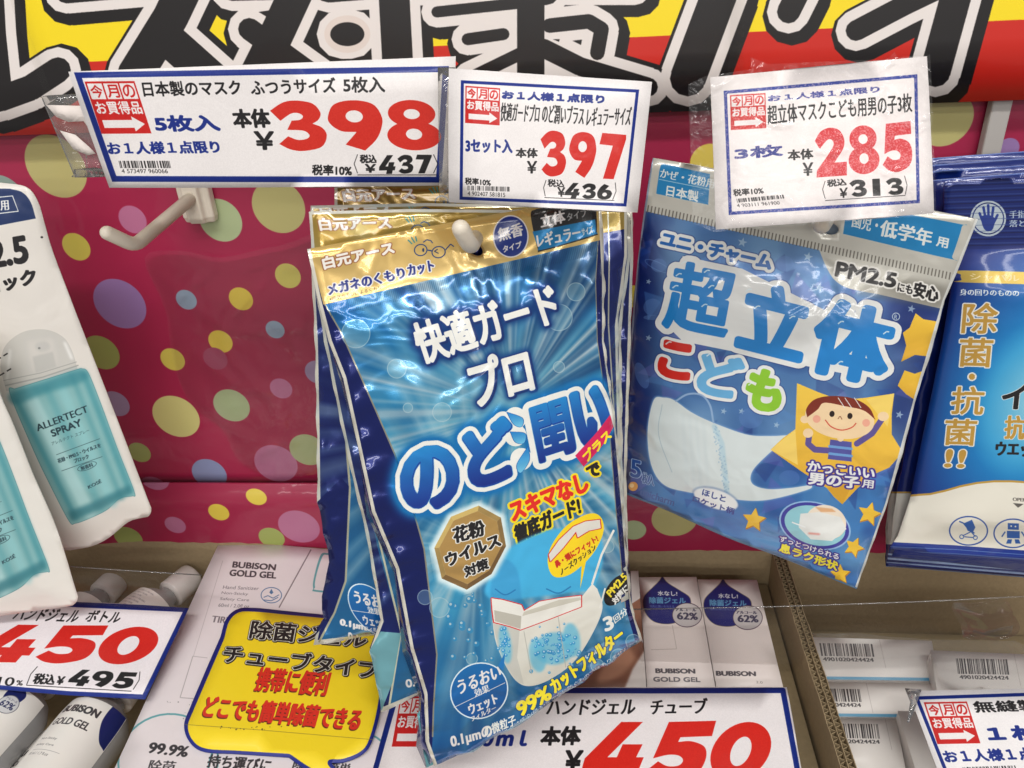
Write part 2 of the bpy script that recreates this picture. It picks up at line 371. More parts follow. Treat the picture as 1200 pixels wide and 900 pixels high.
def mesh_obj(name, verts, faces, m, parent=None, smooth=False, bev=0, **k):
    verts = np.asarray(verts, float); org = np.array(parent.location) if parent is not None else verts.mean(0)
    me = bpy.data.meshes.new(name); me.from_pydata([tuple(x) for x in verts-org], [], faces)
    bm = bmesh.new(); bm.from_mesh(me); bmesh.ops.recalc_face_normals(bm, faces=bm.faces); bm.to_mesh(me); bm.free()
    if smooth: me.polygons.foreach_set('use_smooth', [True]*len(me.polygons))
    o = bpy.data.objects.new(name, me); COL.objects.link(o); me.materials.append(m)
    if parent is not None: o.parent = parent
    else: o.location = org
    if bev:
        b = o.modifiers.new('edge', 'BEVEL'); b.width = bev; b.segments = 2; b.limit_method = 'ANGLE'
    return tag(o, **k)
def tube(name, path, rad, m, parent=None, seg=14, cap=True, taper=None, **k):
    P_ = [np.array(p, float) for p in path]; V = []; Fc = []
    up0 = np.array([0.12, .33, .94]); R = [rad]*len(P_) if np.isscalar(rad) else rad
    prev = None
    for i, p in enumerate(P_):
        d = P_[min(i+1, len(P_)-1)]-P_[max(i-1, 0)]; d /= np.linalg.norm(d)
        u_ = prev if prev is not None else np.cross(d, up0); u_ = u_-u_.dot(d)*d; u_ /= np.linalg.norm(u_); prev = u_; v_ = np.cross(d, u_)
        for j in range(seg):
            a = 2*math.pi*j/seg; V.append(p+R[i]*(math.cos(a)*u_+math.sin(a)*v_))
    for i in range(len(P_)-1):
        for j in range(seg): Fc.append((i*seg+j, i*seg+(j+1) % seg, (i+1)*seg+(j+1) % seg, (i+1)*seg+j))
    if cap: Fc.append(tuple(range(seg))[::-1]); Fc.append(tuple((len(P_)-1)*seg+j for j in range(seg)))
    return mesh_obj(name, V, Fc, m, parent, True, **k)
def boxv(x0, x1, y0, y1, z0, z1):
    return [(x0, y0, z0), (x1, y0, z0), (x1, y1, z0), (x0, y1, z0), (x0, y0, z1), (x1, y0, z1), (x1, y1, z1), (x0, y1, z1)]
BF = [(0, 3, 2, 1), (4, 5, 6, 7), (0, 1, 5, 4), (1, 2, 6, 5), (2, 3, 7, 6), (3, 0, 4, 7)]
def pouch(H=.006, wd=.02, seed=1, wr=.0008, fx=120, fy=60, twist=0):
    def f(v, ol):
        d = edist(ol, v); z = H*(1-np.exp(-(d/wd)**1.6)); e = np.clip(d/.004, 0, 1)
        return z+wrink(v, fx, fy, seed, 6, wr)*(.4+.6*e)
    return f
# ================================================================ the setting: display board, banner, cardboard tray
NAVY = (28, 42, 122); RED = (196, 32, 30); BLK = (28, 26, 28); WHT = (232, 227, 226)
PB = Plane(600, 300, .44)
bo = [(-170, 90), (1370, 70), (1330, 569), (-150, 566)]
c = Canvas(PB, bo, 1.6, (162, 28, 70), name='polka_print')
def disc(c, x, y, r, col):
    q = c.c([(x, y)])[0]; R = np.hypot(*(c.c([(x+r, y)])[0]-q)); lo = np.floor(q-R-2).astype(int); n = int(2*R+6)
    X, Y = np.meshgrid(np.arange(n), np.arange(n)); m = np.clip(R-np.hypot(X+lo[0]-q[0], Y+lo[1]-q[1])+.5, 0, 1).astype(np.float32); c.blend(m, lo, col)
OLV = (186, 178, 116); YEL = (226, 202, 74); LAV = (150, 118, 172); GRB = (150, 170, 190); PGR = (176, 190, 144); GRN = (160, 172, 90); MAU = (186, 112, 148); LIL = (160, 140, 172)
DOTS = [(65, 195, 35, OLV), (4, 232, 26, (140, 160, 150)), (155, 257, 16, MAU), (89, 289, 16, (206, 194, 84)), (258, 258, 25, PGR), (326, 242, 31, OLV), (140, 356, 30, LAV), (218, 351, 12, GRB), (282, 350, 14, YEL), (337, 323, 15, (210, 200, 100)),
 (258, 400, 14, YEL), (322, 386, 11, GRB), (202, 421, 14, (214, 198, 86)), (118, 413, 21, GRN), (135, 473, 16, LIL), (206, 488, 27, (210, 204, 130)), (271, 475, 21, PGR), (329, 455, 13, MAU), (252, 420, 14, (165, 70, 100)), (372, 436, 15, LIL),
 (163, 530, 13, GRN), (245, 555, 20, (140, 150, 190)), (323, 543, 25, MAU), (360, 527, 21, (170, 180, 130)), (180, 573, 17, MAU), (720, 262, 22, (160, 160, 150)), (742, 347, 14, YEL), (745, 520, 20, MAU), (700, 420, 24, LAV), (640, 200, 26, OLV),
 (1108, 140, 32, OLV), (1180, 175, 14, LAV), (1180, 420, 26, PGR), (1090, 500, 22, YEL), (40, 330, 20, YEL), (40, 480, 26, GRB), (-40, 300, 30, MAU), (-60, 420, 22, OLV), (-90, 200, 24, YEL), (420, 200, 26, GRB), (480, 350, 30, OLV), (560, 430, 20, YEL), (460, 500, 24, MAU), (620, 520, 26, PGR),
 (830, 190, 22, YEL), (880, 420, 30, LAV), (950, 300, 22, OLV), (800, 500, 24, GRB), (1240, 260, 26, YEL), (1260, 420, 26, MAU), (820, 350, 24, MAU), (0, 540, 22, YEL), (70, 550, 24, MAU)]
for d in DOTS: disc(c, *d)
M_film = mat('polka_sheet', image=c.image(), rough=.5, coat=.65, coat_rough=.16, bump=.5, bscale=26, bdetail=2, cbump=True, bdist=.004, tint=.05)
board = empty('display_board', PB.at(600, 560), kind='structure')
def board_dz(v, ol):  # the covering film is slightly loose: faint folds
    return wrink(v, 35, 22, 3, 6, .0006)
sheet('printed_panel', PB, bo, M_film, c, .02, .003, board_dz, parent=board)
PB2 = Plane(600, 600, .4355, -3)
bo2 = [(-150, 566.5), (1330, 569.5), (1330, 690), (-150, 680)]
c = Canvas(PB2, bo2, 1.6, (162, 28, 70), name='polka_lower_print')
for d in [(256, 600, 12, YEL), (300, 582, 12, YEL), (205, 615, 12, MAU), (350, 617, 24, MAU), (318, 630, 15, GRN), (150, 630, 16, GRN), (180, 560, 17, MAU), (742, 621, 15, PGR), (790, 608, 27, OLV), (100, 600, 20, LAV), (30, 600, 20, YEL), (420, 600, 20, YEL), (500, 620, 22, GRB), (600, 590, 24, OLV), (1080, 610, 16, YEL), (900, 600, 24, LAV), (870, 660, 16, YEL), (1000, 590, 20, PGR), (1200, 600, 25, OLV), (1090, 660, 14, GRB)]: disc(c, *d)
M_film2 = mat('polka_fold', image=c.image(), rough=.5, coat=.65, coat_rough=.16, bump=.5, bscale=26, bdetail=2, cbump=True, bdist=.004)
sheet('folded_panel', PB2, bo2, M_film2, c, .02, .002, lambda v, ol: wrink(v, 30, 20, 8, 5, .0004), parent=board)

# clear film bunched over the middle of the board
M_clear = clear('clear_film', base=.0, refl=.5, bump=.2, bscale=35)
M_clearw = clear('wrinkled_film', base=.0, refl=.6, rough=.09, bump=.7, bscale=24, milky=.012, tintc=(1, 1, 1))
def film_dz(v, ol):
    d = edist(ol, v); x, y = v[:, 0], v[:, 1]
    return .003+np.clip(d/.01, 0, 1)*(.0022*(1-np.abs(np.sin(x*70+y*34+2*np.sin(y*40))))**4+.0018*(1-np.abs(np.sin(x*40-y*75+np.sin(x*60))))**5+.0006*np.sin(x*50-y*110))
film = sheet('cover_film', PB, spline([(172, 300), (215, 292), (262, 300), (330, 286), (392, 290), (392, 520), (340, 556), (285, 540), (262, 500), (225, 470), (205, 420), (196, 360)], 4), M_clearw, None, .004, 0, film_dz,
      label='crumpled clear plastic film stuck over the polka dot board left of the blue mask pack', cat='plastic film')

# shelf upright showing right of the board
M_post = mat('post_paint', (176, 172, 168), .45)
a0, a1, a2, a3 = [PB.at(*p, .006) for p in ((1157, 120), (1176, 120), (1163, 190), (1144, 190))]
tp = W(ray(1166, 60)*.43/nn.dot(ray(1166, 60)))
post = mesh_obj('shelf_upright', boxv(a0[0]-.001, a0[0]+.0085, -.0085, -.002, a3[2]-.002, a0[2]+.08), BF, M_post, bev=.001, kind='structure')

# ---- banner
PN = Plane(600, 80, .428, 2)
bn = [(-170, -160), (1370, -160), (1370, 111), (1200, 117), (1085, 121), (760, 132), (60, 157), (-170, 165)]
c = Canvas(PN, bn, 2.0, (250, 222, 30), name='banner_print')
c.poly([(-300, 90.5), (1500, 9.5), (1500, 300), (-300, 300)], (206, 38, 26))
ST = [([(-12, -30), (-8, 40), (0, 116), (36, 103), (68, 82)], 30), ([(78, -10), (218, -22)], 28), ([(220, -22), (200, 20), (158, 88)], 42), ([(188, 38), (262, 104)], 40),
  ([(272, -12), (352, -14)], 26), ([(352, -20), (322, 45), (292, 105)], 40), ([(292, 34), (372, 92)], 26), ([(385, -14), (510, -24)], 34), ([(461, -20), (468, 110)], 36), ([(400, 40), (412, 40)], 34),
  ([(512, 14), (606, 4)], 13), ([(640, -10), (622, -10), (622, 100)], 32), ([(548, 46), (590, 40)], 14), ([(644, 30), (690, 25), (705, 34), (700, 62)], 17), ([(620, 58), (550, 92)], 15), ([(636, 56), (680, 78), (760, 102)], 22), ([(744, -12), (650, -12)], 12),
  ([(845, -12), (806, 92)], 42), ([(938, -14), (924, 14)], 27), ([(1003, 36), (1060, 6), (1110, -18)], 24), ([(1124, -18), (1096, 84)], 36)]
for wd_, col, ex, off in ((0, (26, 23, 24), 56, (4, 5)), (0, (234, 226, 222), 24, (0, 0)), (0, (30, 27, 28), 0, (0, 0))):
    for p, w_ in ST: c.line(np.array(p, float)+off, w_+ex-(14 if ex == 56 else 0), col)
c.circ(407, 40, 15, 11, (30, 27, 28)); c.poly(ell(407, 40, 27, 22), (228, 214, 206), holes=[ell(407, 40, 20, 14)])
c.poly([(303, 14), (331, 10), (325, 27)], (30, 27, 28)); c.poly([(648, 46), (656, 46), (655, 49)], (30, 27, 28))
M_ban = mat('banner_sheet', image=c.image(), rough=.35, coat=.35, coat_rough=.1, bump=.2, bscale=30, cbump=True, bdist=.003)
sheet('banner', PN, bn, M_ban, c, .03, .0008, lambda v, ol: wrink(v, 12, 20, 5, 4, .0006), label='yellow and red banner with big black Japanese letters across the top of the display', cat='banner')
for pts, lb in (([(14, -20), (62, 112), (52, 112), (4, -20)], 'thin clear plastic strip hanging down the left of the banner'), ([(858, -20), (853, 92), (870, 92), (874, -20)], 'thin clear plastic strip on the banner above the 285 yen tag')):
    sheet('clear_strip', PN.up(.006), pts, M_clear, None, .01, 0, label=lb, cat='plastic strip')

# ---- cardboard tray: top edge at tray height V below the lens
V0 = .372
M_card = mat('cardboard', (168, 148, 116), .85, bump=.25, bscale=160, tint=.24, spec=.2)
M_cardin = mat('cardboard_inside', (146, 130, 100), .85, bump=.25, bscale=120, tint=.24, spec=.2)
ZT = ZC-V0
def hz(x, y, v=V0): r = ray(x, y); return W(r*v/dn.dot(r))
tray = empty('cardboard_tray', (0, -.1, ZT-.1), label='brown corrugated cardboard tray with two compartments below the display board', cat='tray')
XL, XR = -.42, .46; YB = hz(700, 640)[1]; YF = -.34; ZB = ZT-.105
mesh_obj('tray_base', boxv(XL, XR, YF, YB, ZB-.003, ZB), BF, M_cardin, tray)
def corr_wall(name, p0, p1, up_, thick, layers, parent, z0=ZB):
    """corrugated board standing from p0 to p1: liners and fluting, each real"""
    p0, p1 = np.array(p0[:2]), np.array(p1[:2]); d = p1-p0; L_ = np.linalg.norm(d); d /= L_; n_ = np.array([-d[1], d[0]]); t = .0004
    pt = thick/layers
    r = random.Random(int(L_*1e4))
    for i in range(layers+1):
        o = p0+n_*(i*pt-thick/2); N = max(2, int(L_/.006)); V = []; Fc = []
        for j in range(N+1):
            q = o+d*L_*j/N; zz = up_+r.uniform(-.0009, .0004)
            V += [(*(q-n_*t/2), z0), (*(q+n_*t/2), z0), (*(q+n_*t/2), zz), (*(q-n_*t/2), zz)]
        for j in range(N):
            a, b = 4*j, 4*j+4
            Fc += [(a, b, b+3, a+3), (a+1, a+2, b+2, b+1), (a+3, b+3, b+2, a+2)]
        mesh_obj('liner', V, Fc+[(0, 3, 2, 1), (4*N, 4*N+1, 4*N+2, 4*N+3)], M_card, parent)
    for i in range(layers):
        c0 = i*pt-thick/2+pt/2; per = .0044; N = int(L_/per*8); V = []; Fc = []
        for j in range(N+1):
            s_ = L_*j/N; off = c0+math.sin(s_/per*2*math.pi)*(pt/2-t); q = p0+d*s_+n_*off
            V += [(*q, z0), (*q, up_-.001), (*(q+d*.0004), up_-.001)]
        for j in range(N): a, b = 3*j, 3*j+3; Fc += [(a, b, b+1, a+1), (a+1, b+1, b+2, a+2)]
        mesh_obj('fluting', V, Fc, M_card, parent, kind='stuff')
corr_wall('back', (XL, YB), (XR, YB), ZT, .0045, 1, tray)
dv0, dv1 = hz(911, 650), hz(1000, 900)
dx = (dv0[0]+dv1[0])/2
corr_wall('divider', (dx-.001, YB-.003), (dx+.002, YF), ZT-.0005, .0075, 2, tray)
corr_wall('side', (XL, YB), (XL, YF), ZT, .0045, 1, tray)
corr_wall('side', (XR, YB), (XR, YF), ZT, .0045, 1, tray)

# ---- hooks
M_hook = mat('hook_plastic', (222, 212, 196), .36, bump=.3, bscale=220, bdist=.0006, sss=.1, tint=.05)
def hook(L, shaft, lab, plate=True, top=None):
    """shaft: list of (x, y, L) seen points; plate on the board above"""
    pts = [W(ray(x, y)*l/nn.dot(ray(x, y))) for x, y, l in shaft]
    root = empty('display_hook', (pts[0][0], -.003, pts[0][2]), label=lab, cat='hook', group='white plastic display hooks')
    P = [pts[0]]
    for i in range(1, len(pts)-1):
        a, b, c_ = pts[i-1], pts[i], pts[i+1]; e0 = b+(a-b)/np.linalg.norm(a-b)*.005; e1 = b+(c_-b)/np.linalg.norm(c_-b)*.005
        for k in range(6): t = k/5; P.append((1-t)**2*e0+2*t*(1-t)*b+t*t*e1)
    P.append(pts[-1]); d = pts[-1]-P[-2]; d /= np.linalg.norm(d); R = [.0036]*len(P)
    for k in range(1, 5): P.append(pts[-1]+d*.0036*math.sin(k/4*1.45)); R.append(.0036*math.cos(k/4*1.45))
    tube('hook_arm', P, R, M_hook, root, 20)
    if plate:
        x, z = pts[0][0], pts[0][2]
        prof = [(-.0095, 0), (-.0095, -.006), (-.0055, -.0075), (-.0045, -.0105), (.0045, -.0105), (.0055, -.0075), (.0095, -.006), (.0095, 0)]
        V = [(x+px_, py_-.001, z+.055) for px_, py_ in prof]+[(x+px_, py_-.001, z-.012) for px_, py_ in prof]+[(x+px_*.92, py_*.8-.001, z-.0155) for px_, py_ in prof]
        n = 8; Fc = [tuple(range(n)), tuple(range(2*n, 3*n))[::-1]]
        for k in range(2):
            for i in range(n): Fc.append((k*n+i, k*n+(i+1) % n, (k+1)*n+(i+1) % n, (k+1)*n+i))
        mesh_obj('hook_plate', V, Fc, M_hook, root, bev=.0008)
    return root
hook(.44, [(224, 232, .43), (158, 288, .375), (126, 273, .366)], 'empty white plastic hook sticking out of the polka dot board at left')
# ================================================================ price tags
BLU = (22, 44, 128)
def paper(name, c):
    nz = c.noise(int(c.w/2.5), 2); c.im[..., :3] += ((nz-.5)*.035)[..., None]; nz = c.noise(9, 3); c.im[..., :3] *= (1-.05*np.clip(nz-.45, 0, 1))[..., None]
    return mat(name, image=c.image(), rough=.5, coat=.12, spec=.3, coat_rough=.12, bump=.2, bscale=45, tint=.03, bdist=.0015)
def block(c, O, TR, BL):
    f = lambda p: aff(O, TR, BL, p)
    c.poly(f([(0, 0), (1, 0), (1, 1), (0, 1)]), RED)
    for i, ch in enumerate('今月の'):
        x0, x1 = .035+i*.322, .035+i*.322+.29; c.poly(f([(x0, .04), (x1, .04), (x1, .34), (x0, .34)]), WHT)
        c.text(ch, *[tuple(f([p])[0]) for p in ((x0+.03, .07), (x1-.03, .07), (x0+.03, .31))], RED, bold=.42)
    c.text('お買得品', *[tuple(f([p])[0]) for p in ((.06, .385), (.96, .385), (.06, .625))], WHT, bold=.4)
    c.poly(f([(.1, .74), (.7, .74), (.7, .67), (.93, .82), (.7, .96), (.7, .89), (.1, .89)]), WHT)
def border(c, out, wd, col=BLU):
    o = np.array(out, float); ce = o.mean(0); d = []
    n = len(o)
    inn = []
    for i in range(n):
        a, b, e = o[i-1], o[i], o[(i+1) % n]; u = (a-b)/np.linalg.norm(a-b); v = (e-b)/np.linalg.norm(e-b); s_ = abs(u[0]*v[1]-u[1]*v[0]); inn.append(b+(u+v)*wd/s_)
    c.poly(o, col, holes=[np.array(inn)])
def curl(ax_, amp):
    def f(v, ol):
        t = (v[:, 0]-v[:, 0].min())/(np.ptp(v[:, 0])+1e-9); u = (v[:, 1]-v[:, 1].min())/(np.ptp(v[:, 1])+1e-9)
        return amp*(t*(1-t)*4 if ax_ == 'x' else u*(1-u)*4)+.0002*np.sin(t*9+u*5)
    return f
# -- 398 yen
P = Plane(300, 150, .335, 3); ol = [(80, 84), (534, 66), (530, 217), (128, 220)]
c = Canvas(P, ol, 2.6, WHT, name='price_print_398')
border(c, [(86.5, 84.8), (526, 77.5), (517.5, 214), (131.5, 213)], 6.8)
block(c, (99, 95.5), (157.5, 95), (119, 156.8))
c.text('日本製のマスク', (166, 96), (280, 94), (169, 113), BLK, bold=.45)
c.text('ふつうサイズ', (293, 94), (392, 91), (295, 111), BLK, bold=.45); c.text('5枚入', (402, 90.5), (450, 90), (403, 108.5), BLK, bold=.45)
c.text('5枚入', (180, 136), (254, 135), (184, 154), BLU, bold=1.1); c.text('お１人様１点限り', (125, 167), (255, 165), (128, 181), BLU, bold=.75)
c.bars((139, 188.5), (199, 188.5), (141, 197), 3); c.text('4 573497 960066', (142, 198), (196, 198), (143, 203), BLK, bold=.15)
c.text('本体', (272, 128.5), (314, 128), (275, 149.5), BLK, bold=1.0); c.text('￥', (298, 154.5), (320, 154.5), (299.5, 175), BLK, bold=1.0)
c.digits('398', (315, 118), (512, 117), (322, 177), (204, 42, 30), gap=.02)
c.text('税率10%', (366, 193), (412, 194), (366, 205), BLK, bold=.5)
c.text('税込', (422, 181.5), (441, 181.5), (422, 191), BLK, bold=.45); c.text('￥', (428, 192.5), (440, 192.5), (428, 202), BLK, bold=.6)
c.digits('437', (445, 182), (506, 181), (444, 204), BLK, gap=.03)
c.line([(419, 181), (415, 192), (419, 203)], .9, BLK); c.line([(508, 181), (513, 192), (508, 203)], .9, BLK); c.line([(419, 205), (512, 205)], .9, BLK)
sheet('price_tag', P, ol, paper('tag_paper_398', c), c, .01, .0005, curl('x', .0015), label='wide white price tag printed 398 in red above the empty hook', cat='price tag', group='white price tags with blue border')
# -- 397 yen
P = Plane(640, 165, .300, 12); ol = [(526, 80), (764, 96), (747, 249), (526, 237)]
c = Canvas(P, ol, 3, WHT, name='price_print_397')
border(c, [(540, 94), (749, 105), (734, 242), (538.5, 234)], 3.6)
block(c, (545.5, 100.5), (586, 103.5), (545, 144))
c.text('お１人様１点限り', (589, 106.5), (708, 112), (588.5, 115.5), BLU, bold=.7)
c.text('快適ガードプロ', (588, 120), (633, 122.5), (586, 142), BLK, bold=.3); c.text('のど潤いプラス', (636.5, 122), (685, 125), (635, 144), BLK, bold=.3); c.text('レギュラーサイズ', (689, 126), (740.5, 125), (687, 148), BLK, bold=.3)
c.text('3セット入', (546, 163), (600, 164), (546, 178), BLU, bold=.8)
c.text('本体', (605, 173.5), (630, 174), (604.5, 184.5), BLK, bold=.6); c.text('￥', (618, 189), (629, 189), (617.5, 203), BLK, bold=.6)
c.digits('397', (634, 152.5), (734, 157), (631, 206), (204, 36, 28), gap=.03)
c.text('税率10%', (545, 208), (575, 210), (545, 216), BLK, bold=.35); c.bars((548, 217.5), (597, 219), (548, 223), 5); c.text('4 902407 581815', (548, 224), (592, 226), (548, 229), BLK, bold=.1)
c.text('税込', (642, 210), (661, 211), (642, 218.5), BLK, bold=.35); c.text('￥', (653.5, 219.5), (662, 220), (653.5, 230), BLK, bold=.4)
c.digits('436', (664, 214), (719, 216), (661, 232), BLK, gap=.03)
c.line([(640, 211), (637, 220), (639, 230)], .8, BLK); c.line([(721, 214), (722, 224), (718, 234)], .8, BLK); c.line([(638, 231.5), (720, 235)], .8, BLK)
P397 = P
sheet('price_tag', P, ol, paper('tag_paper_397', c), c, .01, .0005, curl('y', .001), label='white price tag printed 397 in red above the gold header of the blue mask pack', cat='price tag', group='white price tags with blue border')
# -- 285 yen in a clear bag
P = Plane(960, 165, .305, 24); ol = [(832, 91), (1086, 66), (1094, 250), (839, 269)]
c = Canvas(P, ol, 3, (238, 231, 230), name='price_print_285')
border(c, [(848, 106.5), (1075, 87), (1078, 238), (854, 252)], 3.8, (40, 62, 150))
block(c, (855.5, 111.5), (897, 109), (856.5, 152.5))
c.text('お１人様１点限り', (900, 112), (1030, 101), (900.5, 119), (40, 55, 140), bold=.6)
c.text('超立体マスクこども用男の子3枚', (899, 124), (1068, 109), (900, 146), BLK, bold=.35)
c.text('3枚', (861, 174), (916, 169), (862, 187), (32, 48, 132), bold=.9)
c.text('本体', (923, 176), (952, 174), (924, 188), BLK, bold=.6); c.text('￥', (941, 191), (952.5, 190.5), (941, 206), BLK, bold=.6)
c.digits('285', (954, 151), (1067, 143), (957, 208), (208, 44, 52), gap=.02)
c.text('税率10%', (859, 222), (894, 219), (860, 230), BLK, bold=.35); c.bars((863, 233), (918, 228), (864, 237.5), 8); c.text('4 903111 961900', (863, 239), (913, 235.5), (864, 243), BLK, bold=.1)
c.text('税込', (969, 211), (991, 209), (970, 219), BLK, bold=.4); c.text('￥', (984, 221), (993, 220), (984, 232), BLK, bold=.4)
c.digits('313', (995, 211), (1058, 208), (996, 231), BLK, gap=.02)
c.line([(967, 212), (964, 222), (967, 233)], .8, BLK); c.line([(1060, 206), (1063, 217), (1061, 228)], .8, BLK); c.line([(967, 235), (1061, 229)], .8, BLK)
nz = c.noise(int(c.w/3.2), 5); m = (np.abs(c.im[..., :3].max(2)-c.im[..., :3].min(2)) > .2)*np.clip((nz-.55)*3, 0, .45); c.blend(m.astype(np.float32), (0, 0), (240, 200, 205))
P285 = P
sheet('price_tag', P, ol, paper('tag_paper_285', c), c, .01, .0005, curl('y', .001), label='white price tag printed 285 in red in a clear bag over the kids mask pack', cat='price tag', group='white price tags with blue border')
M_bag = clear('tag_bag', base=.0, refl=.45, rough=.14, bump=.5, bscale=70, tintc=(.995, .995, .99), milky=.02)
sheet('tag_bag', P.up(.0022), [(826, 90), (880, 82), (879, 68), (900, 76), (1040, 70), (1047, 62), (1051, 68), (1089, 65), (1096, 252), (836, 272), (812, 262), (806, 100)], M_bag, None, .005, 0, lambda v, ol: .0008+wrink(v, 260, 200, 4, 6, .0006),
      label='thin crinkled clear bag around the 285 yen price tag', cat='clear bag')
# clear holder behind the left end of the 398 tag
root = empty('tag_holder', Plane(100, 160, .342, 3).at(90, 160), label='clear plastic tag holder with torn white paper behind the left end of the 398 tag', cat='tag holder')
PH = Plane(100, 160, .342, 3)
M_hold = clear('holder_plastic', base=.05, refl=1., rough=.05, bump=.3, bscale=120, tintc=(.93, .92, .9), milky=.08)
sheet('holder_plate', PH, spline([(49, 116, 1), (56, 112), (150, 108, 1), (180, 205, 1), (92, 208), (86, 204, 1)]), M_hold, None, .008, .0012, parent=root)
sheet('holder_rim', PH.up(.001), [(86, 199), (178, 196), (180, 204), (88, 208)], M_hold, None, .008, .002, parent=root)
M_torn = mat('torn_paper', (226, 216, 210), .8, bump=.3, bscale=200)
r = random.Random(3)
sheet('torn_paper', PH.up(.0016), [(54, 123), (90, 124), (150, 122), (150, 160), (107, 155), (98, 142), (80, 143), (66, 137)], M_torn, None, .006, .0003, parent=root)
sheet('torn_paper', PH.up(.0016), [(70, 153), (88, 158), (104, 172), (112, 180), (103, 182), (86, 175)], M_torn, None, .006, .0003, parent=root)
# clear sleeve at the right end of the 398 tag
sheet('tag_sleeve', Plane(520, 150, .327, 3), [(513, 79), (533, 79), (530, 237), (515, 237)], M_hold, None, .01, .0005, label='clear plastic sleeve end between the 398 and 397 price tags', cat='plastic sleeve')

# ================================================================ blue foil mask packs
def foil(name, c, **k):
    return mat(name, image=c.image(), rough=.2, metal_k=.85, bump=.6, bscale=24, bdetail=2, bdist=.005, coat=.7, coat_rough=.06, tint=.05, crease=.5, cscale=58, **k)
M_silver = mat('silver_seal', (214, 210, 200), .25, metal=.85, bump=.5, bscale=300, bdist=.001)
M_navyfoil = mat('navy_foil', (16, 34, 112), .22, metal=.6, crease=.6, bump=.8, bscale=38, bdist=.006, coat=.6)
M_teal = mat('foil_inside', (120, 186, 196), .3, metal=.5, bump=.4, bscale=60)
GOLD = (208, 172, 92)
def gold_header(c, T, full=True):
    """print of the header; T moves the points of the front pack to this pack"""
    W_ = (238, 234, 226); f = lambda *p: [T(q) for q in p]
    c.text('白元アース', *f((377, 302), (459, 283), (380.5, 315.5)), W_, bold=.75, edges=[(.9, (150, 88, 50))])
    c.circ(*T((493, 293)), 8, 7.2, (30, 60, 110), rot=-10, ring=1.3); c.circ(*T((514, 295.5)), 8.4, 7.2, (30, 60, 110), rot=-10, ring=1.3)
    c.line(f((501, 293), (506, 294)), 1.5, (30, 60, 110)); c.line(f((496, 284), (500, 281), (505, 282), (507, 285)), 1.3, (30, 60, 110)); c.line(f((522, 293), (528, 286), (532, 289)), 1.3, (30, 60, 110))
    c.circ(*T((496, 293)), 1.3, 2.4, (30, 50, 90)); c.line(f((513, 292), (509, 294.5), (514, 297)), 1.2, (30, 50, 90))
    for a, b in (((478, 281), (483, 286)), ((482, 278), (486, 284.5)), ((487, 277), (488.5, 283))): c.line(f(a, b), 1.5, (40, 130, 130))
    c.text('メガネのくもり', *f((383, 333.5), (472, 313), (386, 346)), (30, 46, 130), bold=.55, edges=[(1.2, W_)])
    c.text('カット', *f((477, 311), (507, 304.5), (479, 324)), (30, 46, 130), bold=.55, edges=[(1.2, W_)])
    c.text('※呼気のモレによるくもり', *f((385.5, 348.5), (446, 334.5), (386.5, 353)), (70, 60, 40), bold=.1)
    if not full: return
    c.circ(*T((598.5, 277)), 21, 25, WHT); c.circ(*T((598.5, 277)), 19.5, 23.5, (22, 48, 132))
    c.text('無香', *f((583, 268), (611, 260.5), (585.5, 283)), WHT, bold=.55); c.text('タイプ', *f((589, 288.5), (610.5, 282.5), (590, 296)), WHT, bold=.35)
    c.poly(spline([(622, 252), (628, 245, 1), (694, 236, 1), (698, 240), (699.5, 271), (695, 277), (636, 294), (630, 291)]), (28, 26, 26))
    c.poly(spline([(624, 271.5, 1), (697.5, 257, 1), (698.5, 271), (695, 275.5), (636, 292.5), (630.5, 289)]), (20, 130, 190), metal=.4)
    c.text('立体', *f((633, 252.5), (661, 246), (634.5, 267)), WHT, bold=.6); c.text('タイプ', *f((664, 250), (687, 244.5), (665, 259)), (170, 170, 170), bold=.3)
    c.text('レギュラー', *f((628.5, 274.5), (678.5, 264), (630.5, 290)), WHT, bold=.6); c.text('サイズ', *f((681, 267.5), (694, 264), (682, 276.5)), WHT, bold=.25)
def badge(c, T):
    f = lambda *p: [T(q) for q in p]
    c.poly([T(q) for q in ell(561.5, 809.5, 35, 32.5, 40, -35)], (225, 238, 245)); c.poly([T(q) for q in ell(561.5, 809.5, 33.5, 31, 40, -35)], (24, 118, 190), metal=.3, grad=(20, 90, 165))
    c.poly([T(q) for q in ((584, 780), (592, 764), (590, 786))], (24, 118, 190))
    c.text('うるおい', *f((535.5, 798), (585, 778), (538, 814)), WHT, bold=.6); c.text('効果', *f((555, 808), (572, 801.5), (557, 817)), WHT, bold=.3)
    c.line(f((532, 829), (592, 800)), .7, WHT); c.text('ウェット', *f((548, 826), (580.5, 812), (551.5, 838)), WHT, bold=.5); c.text('フィルター', *f((551, 840), (580, 826), (553, 846)), WHT, bold=.3)
    c.text('0.1μmの', *f((527.5, 863), (575, 849.5), (530, 878)), WHT, bold=.65)
